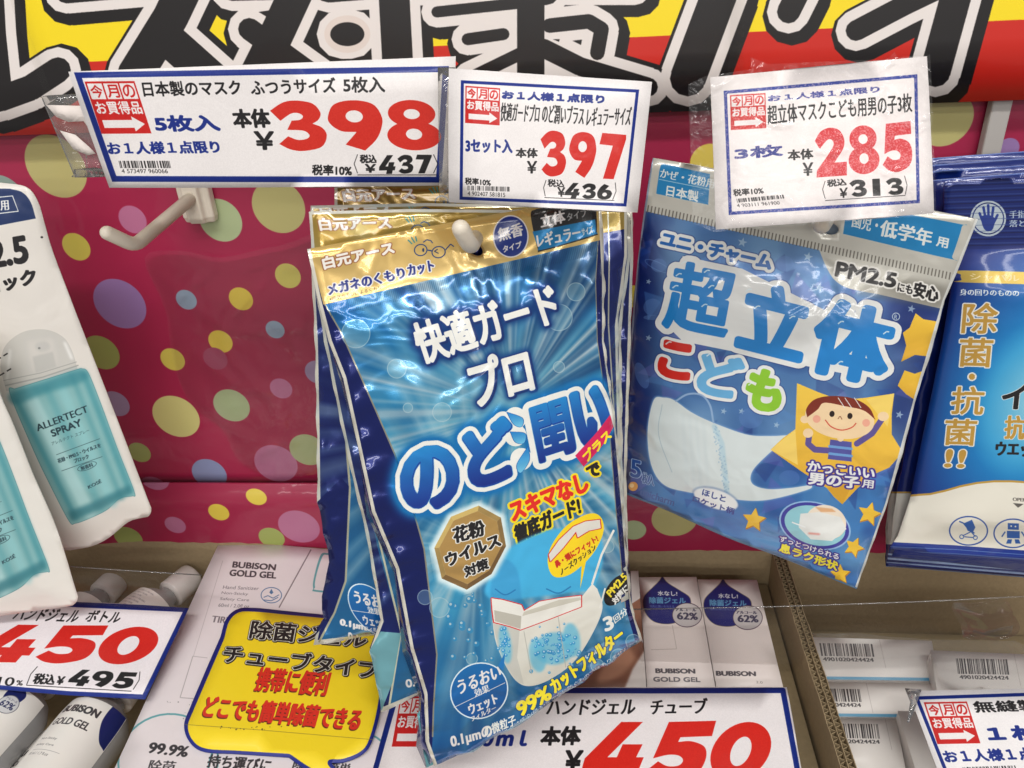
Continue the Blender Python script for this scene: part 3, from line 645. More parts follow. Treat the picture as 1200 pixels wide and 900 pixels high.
# -- front pack
P1 = Plane(560, 290, .318, 13, 22)
H1 = ell(557, 292, 10, 6.5, 16, 35)
ol1 = [(360, 292), (520, 262), (620, 244), (703, 231), (707, 270), (708, 330), (708, 400), (722, 500), (731, 600), (736, 667), (741, 712), (753, 752), (690, 793), (640, 828), (580, 866), (545, 885), (509, 899), (499, 870), (497, 813), (481, 760), (464, 667), (436, 600), (402, 443), (385, 400), (372, 350)]
c = Canvas(P1, ol1, 3, (12, 30, 104), .55, name='mask_pack_print')
face = np.array([(381, 357), (701, 281), (698, 330), (700, 400), (714, 500), (722, 600), (728, 667), (733, 712), (744, 750), (756, 753), (690, 797), (640, 832), (580, 870), (505, 905), (507, 863), (508, 830), (512, 767), (497, 643), (489, 614), (463, 533), (440, 480), (400, 390)], float)
m, lo = c.mask([face])
full = np.zeros((c.h, c.w), np.float32); x0, y0 = max(lo[0], 0), max(lo[1], 0); sub = m[y0-lo[1]:y0-lo[1]+c.h-y0, x0-lo[0]:x0-lo[0]+c.w-x0]; full[y0:y0+sub.shape[0], x0:x0+sub.shape[1]] = sub
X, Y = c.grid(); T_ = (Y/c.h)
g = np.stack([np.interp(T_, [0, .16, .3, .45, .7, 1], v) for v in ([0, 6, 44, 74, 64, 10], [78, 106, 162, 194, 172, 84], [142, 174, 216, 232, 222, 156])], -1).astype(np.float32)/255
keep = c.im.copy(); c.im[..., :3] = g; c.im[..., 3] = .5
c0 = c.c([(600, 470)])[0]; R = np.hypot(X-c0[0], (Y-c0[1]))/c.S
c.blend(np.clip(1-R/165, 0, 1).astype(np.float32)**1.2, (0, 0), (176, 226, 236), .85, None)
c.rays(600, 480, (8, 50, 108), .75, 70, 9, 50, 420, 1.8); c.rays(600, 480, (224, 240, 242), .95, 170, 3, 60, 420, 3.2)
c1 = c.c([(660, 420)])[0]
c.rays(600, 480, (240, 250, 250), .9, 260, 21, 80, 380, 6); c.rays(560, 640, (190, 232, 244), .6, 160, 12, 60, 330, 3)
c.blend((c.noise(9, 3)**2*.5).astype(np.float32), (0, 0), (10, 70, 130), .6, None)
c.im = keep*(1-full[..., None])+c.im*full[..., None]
for p_, w_ in (([(381, 357), (400, 390), (440, 480), (463, 533), (489, 614), (497, 643), (512, 767), (508, 830), (507, 863)], 1.8), ([(701, 281), (698, 330), (700, 400), (714, 500), (722, 600), (733, 712)], 1.0)): c.line(p_, w_, (198, 196, 176), metal=.9)
c.poly([(360, 285), (712, 218), (712, 279), (701, 282), (379, 357)], (212, 176, 100), metal=.5, grad=(236, 204, 132))
for k in range(150):
    t = k/150; a = np.array([380, 357])*(1-t)+np.array([700, 282])*t; c.line([a+[1.5, 1], a+[4.5, 15]], .7, (16, 56, 96), .45, metal=None)
gold_header(c, lambda p: p)
c.circ(557, 292, 12.5, 8.5, (190, 150, 80), rot=35, metal=.5)
for x, y, r_ in ((417, 391, 17), (465, 432, 11.5), (675, 342, 11), (655, 430, 7), (518, 483, 11.5), (478, 478, 6), (498, 700, 9), (515, 712, 12), (528, 640, 7), (553, 772, 7), (690, 655, 10), (712, 640, 8), (725, 770, 10), (742, 752, 9), (700, 780, 8), (655, 372, 16)):
    c.circ(x, y, r_, None, (170, 220, 235), .38, metal=None); c.circ(x, y, r_, None, (220, 240, 245), .5, ring=.9, metal=None)
r = random.Random(6)
for k in range(46):
    x, y = r.uniform(525, 590), r.uniform(690, 790); q = r.uniform(1.6, 4.2)
    if x-520 > (y-640)*.62: continue
    c.circ(x, y, q, None, (60, 160, 215), .8, metal=None); c.circ(x-q*.25, y-q*.3, q*.4, None, (235, 248, 250), .8, metal=None)
# titles
W_ = (236, 236, 230); DKB = (14, 52, 120)
c.text('快適ガード', (481, 381), (644, 331), (496, 427), W_, bold=1.5, edges=[(1.2, DKB)], glow=(5, (16, 70, 140), 1.2), shadow=(1.6, 1.8, (8, 40, 100)))
c.text('プロ', (547, 425), (615, 405), (558, 477), W_, bold=1.7, edges=[(1.6, DKB)], glow=(4, (20, 80, 150), 1.0), shadow=(1.6, 1.8, (8, 40, 100)))
def title(ch, O, TR, BL, layer):
    q = .62 if ch == '閏' else 1.12
    if layer == 0: c.text(ch, O, TR, BL, W_, bold=9.8, glow=(7, (20, 130, 205), 1.5))
    elif layer == 1: c.text(ch, O, TR, BL, W_, bold=9.6)
    elif layer == 2: c.text(ch, O, TR, BL, (12, 60, 150), bold=4.0*q, edges=[(.5, (120, 180, 215))], grad=None)
    else: c.text(ch, (O[0]-.4, O[1]-.8), (TR[0]-.4, TR[1]-.8), (BL[0]-.4, BL[1]-.8), (30, 140, 210), bold=3.2*q, grad=(10, 40, 130))
TT = [('の', (467, 536), (527, 519), (480, 602)), ('ど', (543, 508), (594, 490), (556, 572)), ('閏', (622, 480), (662, 467), (634, 541)), ('い', (671, 464), (704, 450), (682, 524))]
for layer in range(4):
    for t in TT: title(*t, layer)
    if layer == 1:
        for dx_, dy_ in ((604, 490), (604, 510), (611, 538)): c.circ(dx_, dy_, 13, None, W_)
for (a, b, e, d_) in (((594, 483), (612, 490), (611, 500), (602, 497)), ((598, 506), (615, 508), (614, 519), (604, 518)), ((619, 523), (620, 540), (610, 554), (606, 544))):
    c.poly(spline([(*a, 1), b, e, d_]), (20, 120, 200), grad=(120, 200, 230), edge=(.6, (10, 80, 160)))
c.poly(spline([(674, 534, 1), (698, 508), (715, 486, 1), (719, 500, 1), (706, 522), (684, 547, 1)]), (214, 30, 92)); c.text('プラス', (682, 533), (711, 503), (688, 542), (250, 226, 40), bold=.8)
c.text('スキマなし', (596, 590), (684, 553), (602, 611), (226, 42, 30), bold=1.5, edges=[(2.4, (248, 222, 30))]); c.text('で', (687, 548), (700, 542), (691, 561), BLK, bold=1.2, edges=[(2.2, (248, 222, 30))])
c.text('徹底ガード!', (602, 617), (677, 582), (606, 637), BLK, bold=1.1, edges=[(2.4, (248, 222, 30))])
# head, mask picture
c.poly(spline([(577, 702), (578, 668), (600, 640), (650, 620), (700, 625), (706, 660), (694, 692, 1)]), (70, 182, 232), 1, metal=.1, soft=1.2)
c.poly(spline([(577, 702), (579, 670), (590, 655), (606, 668), (612, 706, 1)]), (56, 150, 206), .6, metal=None, soft=1)
c.line(spline([(580, 690, 1), (592, 697), (606, 690, 1)])[:16], 1.6, (30, 110, 170), .8); c.line(spline([(640, 690, 1), (655, 695), (671, 686, 1)])[:16], 1.6, (30, 110, 170), .8)
c.poly(spline([(577, 727, 1), (581, 752), (592, 779), (606, 799), (622, 804), (645, 796), (672, 776), (693, 745), (706, 713), (700, 690, 1), (694, 684, 1), (682, 699, 1), (681, 712, 1), (610, 739, 1)]), (232, 230, 220), grad=(214, 212, 200))
c.poly([(577, 727), (583, 757), (594, 782), (606, 799), (614, 802), (606, 770), (609, 739)], (196, 196, 188), .8)
c.line([(694, 684), (705, 650), (719, 622)], 2.6, (234, 232, 224)); c.line([(703, 712), (709, 690)], 2, (234, 232, 224))
for x, y, rx, ry in ((592, 755, 7, 23), (650, 760, 24, 19), (630, 768, 10, 20), (670, 750, 10, 20)): c.circ(x, y, rx, ry, (96, 186, 220), .75, rot=-8, soft=1.5)
for k in range(110):
    x, y = (r.gauss(650, 13), r.gauss(760, 11)) if k < 80 else (r.gauss(592, 3), r.gauss(752, 10)); q = r.uniform(1, 2.6); c.circ(x, y, q, None, (40, 140, 200), .7); c.circ(x-.4, y-.5, q*.4, None, (220, 240, 250), .8)
for x in (615, 655): c.line([(x-1, 740 if x < 640 else 722), (x+8, 790 if x < 640 else 782)], .8, (180, 180, 172))
c.poly([(576, 701), (589, 703), (611, 709), (614, 716), (632, 705), (655, 701), (681, 698), (681, 711), (645, 725), (610, 738), (598, 734), (579, 729), (577, 715)], (236, 234, 226), edge=(1.3, (214, 40, 44)))
c.poly([(579, 715), (611, 722), (610, 737), (580, 728)], (190, 186, 174)); c.poly([(614, 717), (655, 703), (680, 700), (681, 703), (612, 722)], (206, 202, 188))
# nose cushion bubble
c.poly(spline([(642, 661), (646, 640), (664, 616), (690, 602), (704, 606), (707, 624), (694, 650), (670, 672), (650, 676)]), (250, 216, 30)); c.poly([(682, 655), (688, 652), (680, 690)], (250, 216, 30))
c.poly([(643, 650), (655, 633), (672, 617), (686, 611), (703, 609), (704, 619), (690, 622), (677, 630), (675, 623), (660, 642), (645, 658)], (226, 222, 212), edge=(1.2, (210, 44, 40)))
c.text('鼻・頬にフィット!', (649, 658.5), (698, 627), (652.5, 665.5), (200, 40, 30), bold=.4); c.text('ノーズクッション', (655, 668), (696, 637), (658, 674.5), BLK, bold=.3)
# gold octagon
OC = np.array([(561, 592.5), (587, 606.6), (593, 640), (576, 672.7), (547, 691), (517.7, 678), (509, 642), (528.5, 605.5)])
c.poly(OC, (236, 240, 236), soft=0, edge=(5, (220, 238, 240), 2)); ce = OC.mean(0)
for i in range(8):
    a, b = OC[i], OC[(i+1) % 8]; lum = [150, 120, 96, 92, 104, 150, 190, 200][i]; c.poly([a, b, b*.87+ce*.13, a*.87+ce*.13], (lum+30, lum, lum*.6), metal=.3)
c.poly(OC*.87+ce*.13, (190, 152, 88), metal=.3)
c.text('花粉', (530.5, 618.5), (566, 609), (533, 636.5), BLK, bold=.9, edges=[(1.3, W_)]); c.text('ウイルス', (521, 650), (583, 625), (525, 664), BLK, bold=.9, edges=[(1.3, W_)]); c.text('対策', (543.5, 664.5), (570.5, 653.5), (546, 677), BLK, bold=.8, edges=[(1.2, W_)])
badge(c, lambda p: p)
c.text('の微粒子', (567, 852), (603, 837), (569, 864), W_, bold=.4)
c.circ(723, 691.5, 21, 11.5, (24, 26, 30), rot=-55); c.text('PM2.5', (710.5, 694), (730, 671), (716, 700), (246, 224, 60), bold=.5); c.text('対策に', (716.5, 702.5), (733, 684), (721, 709), W_, bold=.5)
c.text('3', (706.5, 725), (716, 721), (710, 740), W_, bold=1.0); c.text('回分', (718, 723), (733, 711), (721, 731), W_, bold=.3)
c.text('マスク:3枚', (678, 772), (701, 759), (680, 777), W_, bold=.2)
c.text('99%', (604.5, 825), (641, 803), (610, 840), (248, 230, 50), bold=1.2, edges=[(.9, DKB)]); c.text('カットフィルター', (643, 799), (725, 735), (651, 813), (248, 230, 50), bold=1.1, edges=[(.9, DKB)])
c.text('マスクは感染(侵入)を完全に防ぐものではありません', (583, 861), (735, 757), (585, 866), W_, bold=.05)
for q in ([(360, 292), (372, 350), (385, 400), (402, 443), (436, 600), (464, 667), (481, 760), (497, 813), (499, 870), (509, 898)], ): c.line(q, 8, (236, 232, 218), metal=.35)  # silver seal edge, its cream highlight put into the colour
c.line([(703, 231), (708, 330), (708, 400), (722, 500), (731, 600), (736, 667), (741, 712), (753, 753)], 5, (236, 232, 218), metal=.35)  # right seal edge, highlight painted in likewise
c.line([(509, 899), (545, 885), (580, 866), (640, 828), (690, 793), (753, 752)], 2.2, (150, 190, 210), metal=.8)
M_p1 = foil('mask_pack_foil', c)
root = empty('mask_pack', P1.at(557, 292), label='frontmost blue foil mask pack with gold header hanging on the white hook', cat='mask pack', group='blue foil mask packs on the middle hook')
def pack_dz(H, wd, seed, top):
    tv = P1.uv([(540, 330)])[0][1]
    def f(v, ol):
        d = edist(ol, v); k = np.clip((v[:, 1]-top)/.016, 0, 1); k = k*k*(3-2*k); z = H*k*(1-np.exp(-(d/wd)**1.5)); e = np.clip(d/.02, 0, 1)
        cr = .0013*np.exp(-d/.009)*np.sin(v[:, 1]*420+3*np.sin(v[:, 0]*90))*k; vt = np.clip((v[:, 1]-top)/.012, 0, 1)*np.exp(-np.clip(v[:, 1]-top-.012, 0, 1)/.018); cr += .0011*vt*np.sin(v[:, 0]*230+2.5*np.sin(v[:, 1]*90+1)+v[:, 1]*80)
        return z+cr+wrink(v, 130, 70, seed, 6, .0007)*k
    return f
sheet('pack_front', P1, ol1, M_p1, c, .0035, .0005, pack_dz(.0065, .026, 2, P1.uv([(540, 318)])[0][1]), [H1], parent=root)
# side gusset folded back behind the front, and the torn corner at the bottom
def strip(name, pa, pb, m, parent, **k):
    n = len(pa); V = [tuple(p) for p in pa]+[tuple(p) for p in pb]; Fc = [(i, i+1, n+i+1, n+i) for i in range(n-1)]
    o = mesh_obj(name, V, Fc, m, parent, True, **k); s_ = o.modifiers.new('thickness', 'SOLIDIFY'); s_.thickness = .0004; return o
bk = P1.up(-.012)
edge = [(361, 294), (372, 350), (385, 400), (402, 443), (420, 525), (436, 600), (464, 667), (481, 760), (497, 813), (500, 870), (508, 896)]
strip('side_gusset', [P1.at(x, y, -.0022) for x, y in edge], [bk.at(x+(2 if i % 2 else 7)-i*1.6, y+4) for i, (x, y) in enumerate(edge)], M_navyfoil, root)
e2 = [(706, 270), (708, 330), (708, 400), (722, 500), (731, 600), (736, 667), (741, 712), (751, 750)]
strip('side_gusset', [P1.at(x, y, -.0022) for x, y in e2], [bk.at(x+(3 if i % 2 else 0), y+3) for i, (x, y) in enumerate(e2)], M_navyfoil, root)
sheet('pack_back', bk, [(372, 300), (700, 240), (706, 400), (728, 600), (744, 745), (520, 884), (490, 762), (440, 600), (392, 400)], M_navyfoil, None, .01, .0004, parent=root)
sheet('corner_flap', P1.up(-.007), [(489, 838), (498, 828), (504, 850), (508, 896), (500, 900)], M_teal, None, .004, .0004, lambda v, ol: wrink(v, 300, 300, 1, 4, .001), parent=root)

# -- packs behind on the same hook
def back_pack(Pk, T, outl, hd, faceb, lab, tone, seed, seam, flap=None, wide=True):
    c = Canvas(Pk, outl, 2.2, (14, 32, 106), .55, name='mask_pack_print')
    c.poly([p for p in faceb], (16, 92, 148), metal=.45, grad=(30, 108, 162))
    c.poly(hd, tone, metal=.5, grad=tuple(min(255, int(v*1.06)) for v in tone))
    gold_header(c, T, False)
    c.line([(712, 236), (714, 300), (713, 380), (722, 520), (727, 700)], 1.6, (222, 220, 204), metal=.8)
    c.line(seam, 2.4, (222, 220, 190), metal=.4)
    o_ = list(outl)+[outl[0]]; c.line(o_, 7, (232, 228, 214), metal=.35)  # silver rim with its bright highlight painted into the print
    return c
def T2(p): return (373+(p[0]-377)*1.0+(p[1]-302)*-.04, 256+(p[1]-302)*1.0+(p[0]-377)*.2)
specs = [
 (Plane(557, 280, .334, 15, 12), T2, [(362, 248), (480, 245), (600, 246), (735, 236), (735, 300), (724, 382), (728, 560), (736, 700), (640, 760), (490, 815), (447, 833), (441, 800), (433, 762), (446, 728), (442, 703), (429, 625), (413, 560), (396, 480), (380, 400), (368, 330)],
  [(362, 248), (480, 245), (600, 246), (735, 236), (735, 268), (560, 300), (372, 330)], [(392, 330), (690, 271), (690, 382), (700, 700), (640, 760), (490, 815), (456, 830), (470, 740), (442, 640), (412, 480)], (170, 140, 62),
  [(392, 330), (412, 470), (446, 640), (470, 740), (456, 828)], 'second blue foil mask pack, showing along the left edge behind the front one', 5),
 (Plane(557, 270, .347, 15, 8), lambda p: (T2(p)[0]+1, T2(p)[1]-17), [(364, 241), (500, 238), (600, 240), (738, 232), (739, 300), (728, 382), (730, 560), (738, 680), (600, 740), (450, 745), (368, 754), (371, 738), (379, 727), (377, 699), (386, 658), (372, 588), (371, 500), (369, 400), (365, 320)],
  [(364, 241), (500, 238), (600, 240), (738, 232), (738, 262), (560, 290), (367, 315)], [(388, 320), (690, 270), (690, 382), (700, 680), (600, 740), (450, 745), (372, 753), (392, 718), (405, 681), (410, 571), (400, 450)], (150, 122, 52),
  [(388, 320), (400, 450), (410, 571), (405, 681), (392, 718), (374, 752)], 'third blue foil mask pack whose lower left corner hangs over the yellow sign', 7),
 (Plane(557, 250, .362, 14, 4), lambda p: (T2(p)[0]+28, T2(p)[1]-34), [(392, 217), (500, 213), (740, 205), (742, 300), (734, 560), (736, 640), (500, 700), (400, 690), (392, 500)],
  [(392, 217), (500, 213), (740, 205), (740, 250), (395, 270)], [(400, 275), (690, 262), (690, 560), (700, 640), (500, 700), (405, 690), (398, 500)], (140, 112, 48), [(400, 275), (400, 500), (405, 690)], 'rearmost blue foil mask pack, only its gold header showing under the 398 tag', 9)]
for Pk, T, outl, hd, fc, tone, seam, lab, seed in specs:
    c = back_pack(Pk, T, outl, hd, fc, lab, tone, seed, seam)
    if seed == 7:
        c.rays(560, 500, (200, 226, 232), .5, 150, 3, 70, 500, 2.6)
        c.poly([(361, 700), (372, 588), (400, 560), (410, 571), (405, 681), (392, 718), (360, 756)], (14, 32, 106), metal=.6)
        c.line([(400, 450), (410, 571), (405, 681), (392, 718), (374, 752)], 2.2, (222, 220, 190), metal=.8)
        c.text('0.1μmの', (399, 725), (440, 733.5), (399, 734), WHT, bold=.7); c.text('微粒子', (442, 734), (456, 737), (442, 741), WHT, bold=.2)
        badge(c, lambda p: (416.5+(p[0]-536)*.82+(p[1]-800)*.0-2, 694+(p[1]-800)*.8+(p[0]-536)*.5))
    if seed == 5:
        c.rays(560, 600, (180, 215, 226), .4, 150, 6, 70, 500, 2.6)
        c.text('0.1μm', (475, 797), (512, 789), (477, 808), WHT, bold=.6)
        c.poly([(433, 762), (446, 740), (470, 742), (460, 800), (447, 833)], (120, 180, 190), metal=.4)
    M_ = foil('mask_pack_foil_back', c)
    hp = Pk.at(557, 285)
    root = empty('mask_pack', hp, label=lab, cat='mask pack', group='blue foil mask packs on the middle hook')
    top = Pk.uv([(540, 290)])[0][1]
    hol = ell(*[float(v) for v in (572, 268)], 12, 9, 16) if False else None
    sheet('pack_front', Pk, outl, M_, c, .005, .0005, (lambda tp, sd: (lambda v, ol: (lambda d, k: .005*k*(1-np.exp(-(d/.02)**1.5))+.0016*np.exp(-d/.01)*np.sin(v[:, 1]*330+2*np.sin(v[:, 0]*80))*k)(edist(ol, v), np.clip((v[:, 1]-tp)/.03, 0, 1))))(top, seed), parent=root)
    oc = np.array(outl); ce = oc.mean(0)
    sheet('pack_back', Pk.up(-.008), oc*.96+ce*.04, M_navyfoil, None, .01, .0004, parent=root)
    le = [p for p in outl if p[0] < 500 and p[1] > 320][::-1]
    strip('side_gusset', [Pk.at(x, y, -.0024) for x, y in le], [Pk.up(-.008).at(x+6, y-2) for x, y in le], M_navyfoil, root)
hook(.44, [(585, 225, .43), (551, 289, .305), (540, 268, .300)], 'white plastic hook whose upturned tip pokes through the gold pack header')
# ================================================================ kids mask pack
PK = Plane(950, 230, .355, 4, -16)
olk = [(765, 185), (900, 209), (1040, 237), (1146, 257), (1136, 282), (1122, 318), (1107, 352), (1092, 410), (1074, 465), (1058, 530), (1040, 590), (1020, 645), (1004, 690), (960, 672), (880, 640), (800, 608), (733, 578), (732, 500), (738, 400), (748, 300), (755, 245)]
c = Canvas(PK, olk, 2.9, (66, 114, 176), .25, name='kids_pack_print')
X, Y = c.grid(); nz = c.noise(7, 4); nz2 = c.noise(16, 9)
def reg(pts, soft=6): m, lo = c.mask([np.array(pts, float)], pad=60); f = np.zeros((c.h, c.w), np.float32); m = blur(m, soft*c.S); x0, y0 = max(lo[0], 0), max(lo[1], 0); s_ = m[y0-lo[1]:y0-lo[1]+c.h-y0, x0-lo[0]:x0-lo[0]+c.w-x0]; f[y0:y0+s_.shape[0], x0:x0+s_.shape[1]] = s_; return f
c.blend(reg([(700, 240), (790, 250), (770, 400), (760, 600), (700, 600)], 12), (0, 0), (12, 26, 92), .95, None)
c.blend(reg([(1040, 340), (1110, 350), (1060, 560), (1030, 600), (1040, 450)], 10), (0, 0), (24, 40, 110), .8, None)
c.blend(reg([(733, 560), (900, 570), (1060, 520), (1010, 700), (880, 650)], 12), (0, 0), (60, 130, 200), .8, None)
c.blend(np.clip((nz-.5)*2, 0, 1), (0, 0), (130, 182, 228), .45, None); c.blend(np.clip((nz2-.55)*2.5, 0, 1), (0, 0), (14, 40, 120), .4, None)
r = random.Random(8)
for k in range(90):   # crystal facets
    x, y = r.uniform(735, 1090), r.uniform(290, 680); a = r.uniform(0, 6); q = r.uniform(10, 30); p = [(x+q*math.cos(a+t)*r.uniform(.5, 1), y+q*math.sin(a+t)*r.uniform(.5, 1)) for t in (0, 2, 4)]
    c.poly(p, r.choice([(20, 40, 120), (80, 140, 215), (110, 100, 190), (30, 70, 160)]), .38, metal=None, soft=.5)
def star(cx, cy, R, rot, col, a=1, inner=.48, n=5, **k):
    c.poly([(cx+(R if i % 2 == 0 else R*inner)*math.sin(math.radians(rot)+i*math.pi/n), cy-(R if i % 2 == 0 else R*inner)*math.cos(math.radians(rot)+i*math.pi/n)) for i in range(2*n)], col, a, **k)
for x, y, q in ((870, 284, 6), (947, 301, 6), (960, 337, 6), (760, 330, 3.5), (760, 396, 4), (848, 482, 4), (869, 482, 4), (910, 498, 4), (1054, 486, 5), (1068, 362, 5), (1015, 478, 4)): star(x, y, q, 15, (190, 215, 235), .7, .4, metal=None)
for x, y, rx, ry, rt_ in ((772, 311, 9, 8, 0), (765, 360, 11, 10, 0), (752, 440, 7, 16, -20), (920, 309, 10, 9, 0), (880, 490, 14, 12, 0), (925, 560, 12, 9, 0)): c.circ(x, y, rx, ry, (90, 130, 200), .45, rt_, metal=None)
c.circ(771, 312, 17, 5, (110, 150, 210), .4, 25, ring=1.2, metal=None); c.circ(765, 372, 11, 3, (110, 150, 210), .4, 0, metal=None)
c.blend(np.clip(nz*1.3-.25, 0, 1), (0, 0), (168, 196, 214), .26, None)  # pale film haze painted over the print
# silver header
c.poly(spline([(750, 170, 1), (1160, 245, 1), (1104, 362, 1), (1030, 345, 1), (995, 338), (978, 328), (968, 312), (960, 293, 1), (750, 246, 1)]), (206, 204, 194), metal=.35)
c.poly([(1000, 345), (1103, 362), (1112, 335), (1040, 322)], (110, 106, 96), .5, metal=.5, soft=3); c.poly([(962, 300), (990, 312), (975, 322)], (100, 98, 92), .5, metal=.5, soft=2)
for k in range(88):
    t = k/87; a = np.array([760, 240.5])*(1-t)+np.array([1122, 321])*t; c.line([a, a+[-1.5, 8.5]], 1.5, (92, 88, 80), .85)
c.poly(spline([(774, 195), (778, 192, 1), (832, 204, 1), (830, 240, 1), (769, 227, 1), (771, 212)]), (20, 126, 184)); c.line([(772, 210), (832, 222)], .8, (170, 205, 220))
c.text('かぜ・花粉用', (775, 197), (838, 210), (773, 208), (226, 230, 228), bold=.25); c.text('日本製', (782, 217), (819, 224.5), (780.5, 229), (226, 230, 228), bold=.4)
c.poly(spline([(993, 238, 1), (1122, 262), (1127, 266), (1116, 300), (1112, 303), (988, 274, 1)]), (20, 126, 184)); c.text('園児・', (1001, 249), (1030, 256), (998, 266), (226, 230, 228), bold=.3); c.text('低学年', (1034, 257), (1094, 270), (1030, 276), (226, 230, 228), bold=.6); c.text('用', (1099, 277), (1112, 280), (1097, 288), (226, 230, 228), bold=.4)
c.text('PM2.5', (982, 307), (1051, 321), (979, 323), BLK, bold=1.1, edges=[(2.2, (232, 230, 224))]); c.text('にも', (1053, 331), (1070, 335), (1051.5, 341), BLK, bold=.4, edges=[(1.6, (232, 230, 224))]); c.text('安心', (1073, 330), (1101, 337), (1070, 347), BLK, bold=.8, edges=[(2, (232, 230, 224))])
W2 = (230, 232, 230)
LG = [('ユニ・チャーム', (777, 272), (905, 300.5), (774, 288), (24, 100, 178), 1.3, 5.2), ('超', (791, 306), (863, 320), (777, 382), (32, 130, 204), 2.9, 11), ('立', (878, 330), (950, 348), (864, 404), (32, 130, 204), 4.6, 11.5), ('体', (967, 350), (1050, 370), (948, 432), (32, 130, 204), 4.8, 11.5),
      ('こ', (778, 400), (811, 407), (772, 438), (206, 44, 34), 3.6, 8), ('ど', (824, 413), (871, 423), (818, 458), (104, 174, 220), 3.4, 8), ('も', (883, 432), (920, 441), (872, 474), (142, 200, 50), 3.6, 8.5)]
for t, O, TR, BL, col, b, e in LG: c.text(t, O, TR, BL, (20, 40, 110), bold=e+1.2, a=.5)
for t, O, TR, BL, col, b, e in LG: c.text(t, O, TR, BL, W2, bold=e)
c.poly([(800, 300), (870, 315), (960, 360), (1040, 400), (1000, 440), (900, 420), (800, 400), (780, 380)], W2)
for t, O, TR, BL, col, b, e in LG:
    c.text(t, O, TR, BL, col, bold=b)
for x, y in ((801, 308), (795, 322), (791, 336), (828, 318), (833, 336), (825, 358), (877, 340), (912, 334), (887, 360), (928, 372), (984, 354), (1010, 362), (985, 378), (1038, 390), (984, 425), (783, 402), (774, 418), (831, 416), (893, 432), (880, 450)): c.line([(x-3, y+1.5), (x+1, y-1.5), (x+4, y-1)], 1.5, (226, 240, 245), .85)
c.circ(1050, 371, 4.6, None, (200, 215, 225), ring=.8); c.text('R', (1048.5, 368.5), (1052, 369.5), (1047.8, 373.5), (200, 215, 225), bold=.1)
# printed mask
c.poly(spline([(766, 469), (778, 466), (790, 469), (810, 483), (835, 495), (874, 509), (900, 511), (925, 510, 1), (907, 526), (883, 550), (881, 566), (898, 573), (925, 572), (952, 568, 1), (946, 574), (898, 586), (859, 585), (808, 577), (778, 568), (763, 544), (759, 505)]), (216, 226, 226), edge=(1.2, (120, 165, 210), 1))
for k in range(9): c.line([(768+k*1.5+k*k*.2, 474), (770+k*3, 560)], 1, (180, 200, 206), .12, soft=1, metal=None)
c.line(spline([(792, 470, 1), (806, 462), (822, 463), (832, 475), (836, 495, 1)])[:33], 2.2, (150, 180, 215), .9); c.line([(837, 500), (846, 520), (852, 578)], 6, (176, 208, 222), .7, soft=.8)
for k in range(60): c.circ(838+k*.25+r.uniform(-4, 4), 500+k*1.3, 1, None, (120, 165, 200), .4)
c.text('5', (740, 538), (751, 541), (739, 558), (40, 80, 150), bold=.9, edges=[(1, (170, 195, 225))]); c.text('枚入', (753, 553), (767, 557), (752, 566), (60, 90, 150), bold=.2, edges=[(.7, (170, 195, 225))])
c.circ(742, 570, 5.5, None, (222, 160, 90)); c.circ(740.5, 569, 2.6, None, (240, 205, 150)); c.text('unicharm', (752, 572), (791, 585), (750, 580), (66, 90, 150), bold=.2)
# stars
SY = (240, 196, 60)
for pts in ([(1073, 367), (1082, 374), (1100, 377), (1092, 395), (1090, 418), (1072, 416), (1056, 424), (1062, 405), (1058, 390), (1066, 384)], [(1060, 434), (1072, 438), (1086, 433), (1078, 452), (1074, 470), (1062, 462), (1052, 452)]): c.poly(pts, SY, grad=(214, 164, 50))
c.poly([(934, 449), (960, 460), (985, 469), (1015, 466), (1048, 461), (1045, 485), (1045, 509), (1058, 530), (1042, 548), (1026, 555), (1005, 572), (987, 591), (977, 582), (969, 572), (940, 553), (903, 527), (918, 513), (932, 503)], (246, 206, 80), grad=(226, 172, 50))
c.poly([(903, 527), (932, 503), (935, 545)], (250, 220, 120), .8); c.poly([(987, 591), (969, 572), (1000, 566)], (204, 150, 40), .6); c.poly([(1048, 461), (1015, 468), (1040, 500)], (250, 224, 130), .6)
for x, y, q, a in ((884, 610, 15, 8), (1001, 642, 13, 25), (985, 674, 13, 0), (1019, 603, 15, 15)): star(x, y, q, a, (190, 130, 40)); star(x-.5, y-1, q-1, a, SY)
# child drawing: plain round head, stripes
SK = (244, 214, 170)
c.line([(948, 512), (947, 520), (955, 527), (972, 528)], 7, (96, 84, 150)); c.line([(1033, 492), (1022, 508), (1004, 520)], 7, (96, 84, 150)); c.poly([(973, 515), (998, 518), (998, 541), (970, 538)], (84, 86, 160))
for k in range(2): c.line([(972, 523+k*8.5), (998, 526+k*8.5)], 3, (110, 160, 215))
c.circ(947, 507.5, 6, 5.5, SK); c.circ(1035, 488, 6.5, 5.5, SK); c.circ(985, 513.5, 4, 4, SK); c.circ(943, 491.5, 5, 4.5, SK)
c.poly(ell(984, 490.5, 41, 23.5, 40, 9), SK)
c.poly(spline([(946, 489, 1), (945, 479), (955, 468), (975, 464), (1000, 467), (1018, 477), (1026, 492, 1), (1012, 481), (990, 476), (966, 472), (958, 480)]), (126, 46, 30))
for x in (982, 990, 1001): c.line([(x, 466), (x+8, 478)], .9, W2)
c.circ(975, 485, 3, 3.6, (40, 26, 24), rot=9); c.circ(996, 487.5, 3, 3.6, (40, 26, 24), rot=9); c.line(spline([(982, 491, 1), (984.5, 488), (987, 492, 1)])[:16], .9, (120, 60, 40)); c.circ(957, 491, 4.5, None, (238, 160, 140), .8); c.circ(1015, 495.5, 4.5, None, (238, 160, 140), .8)
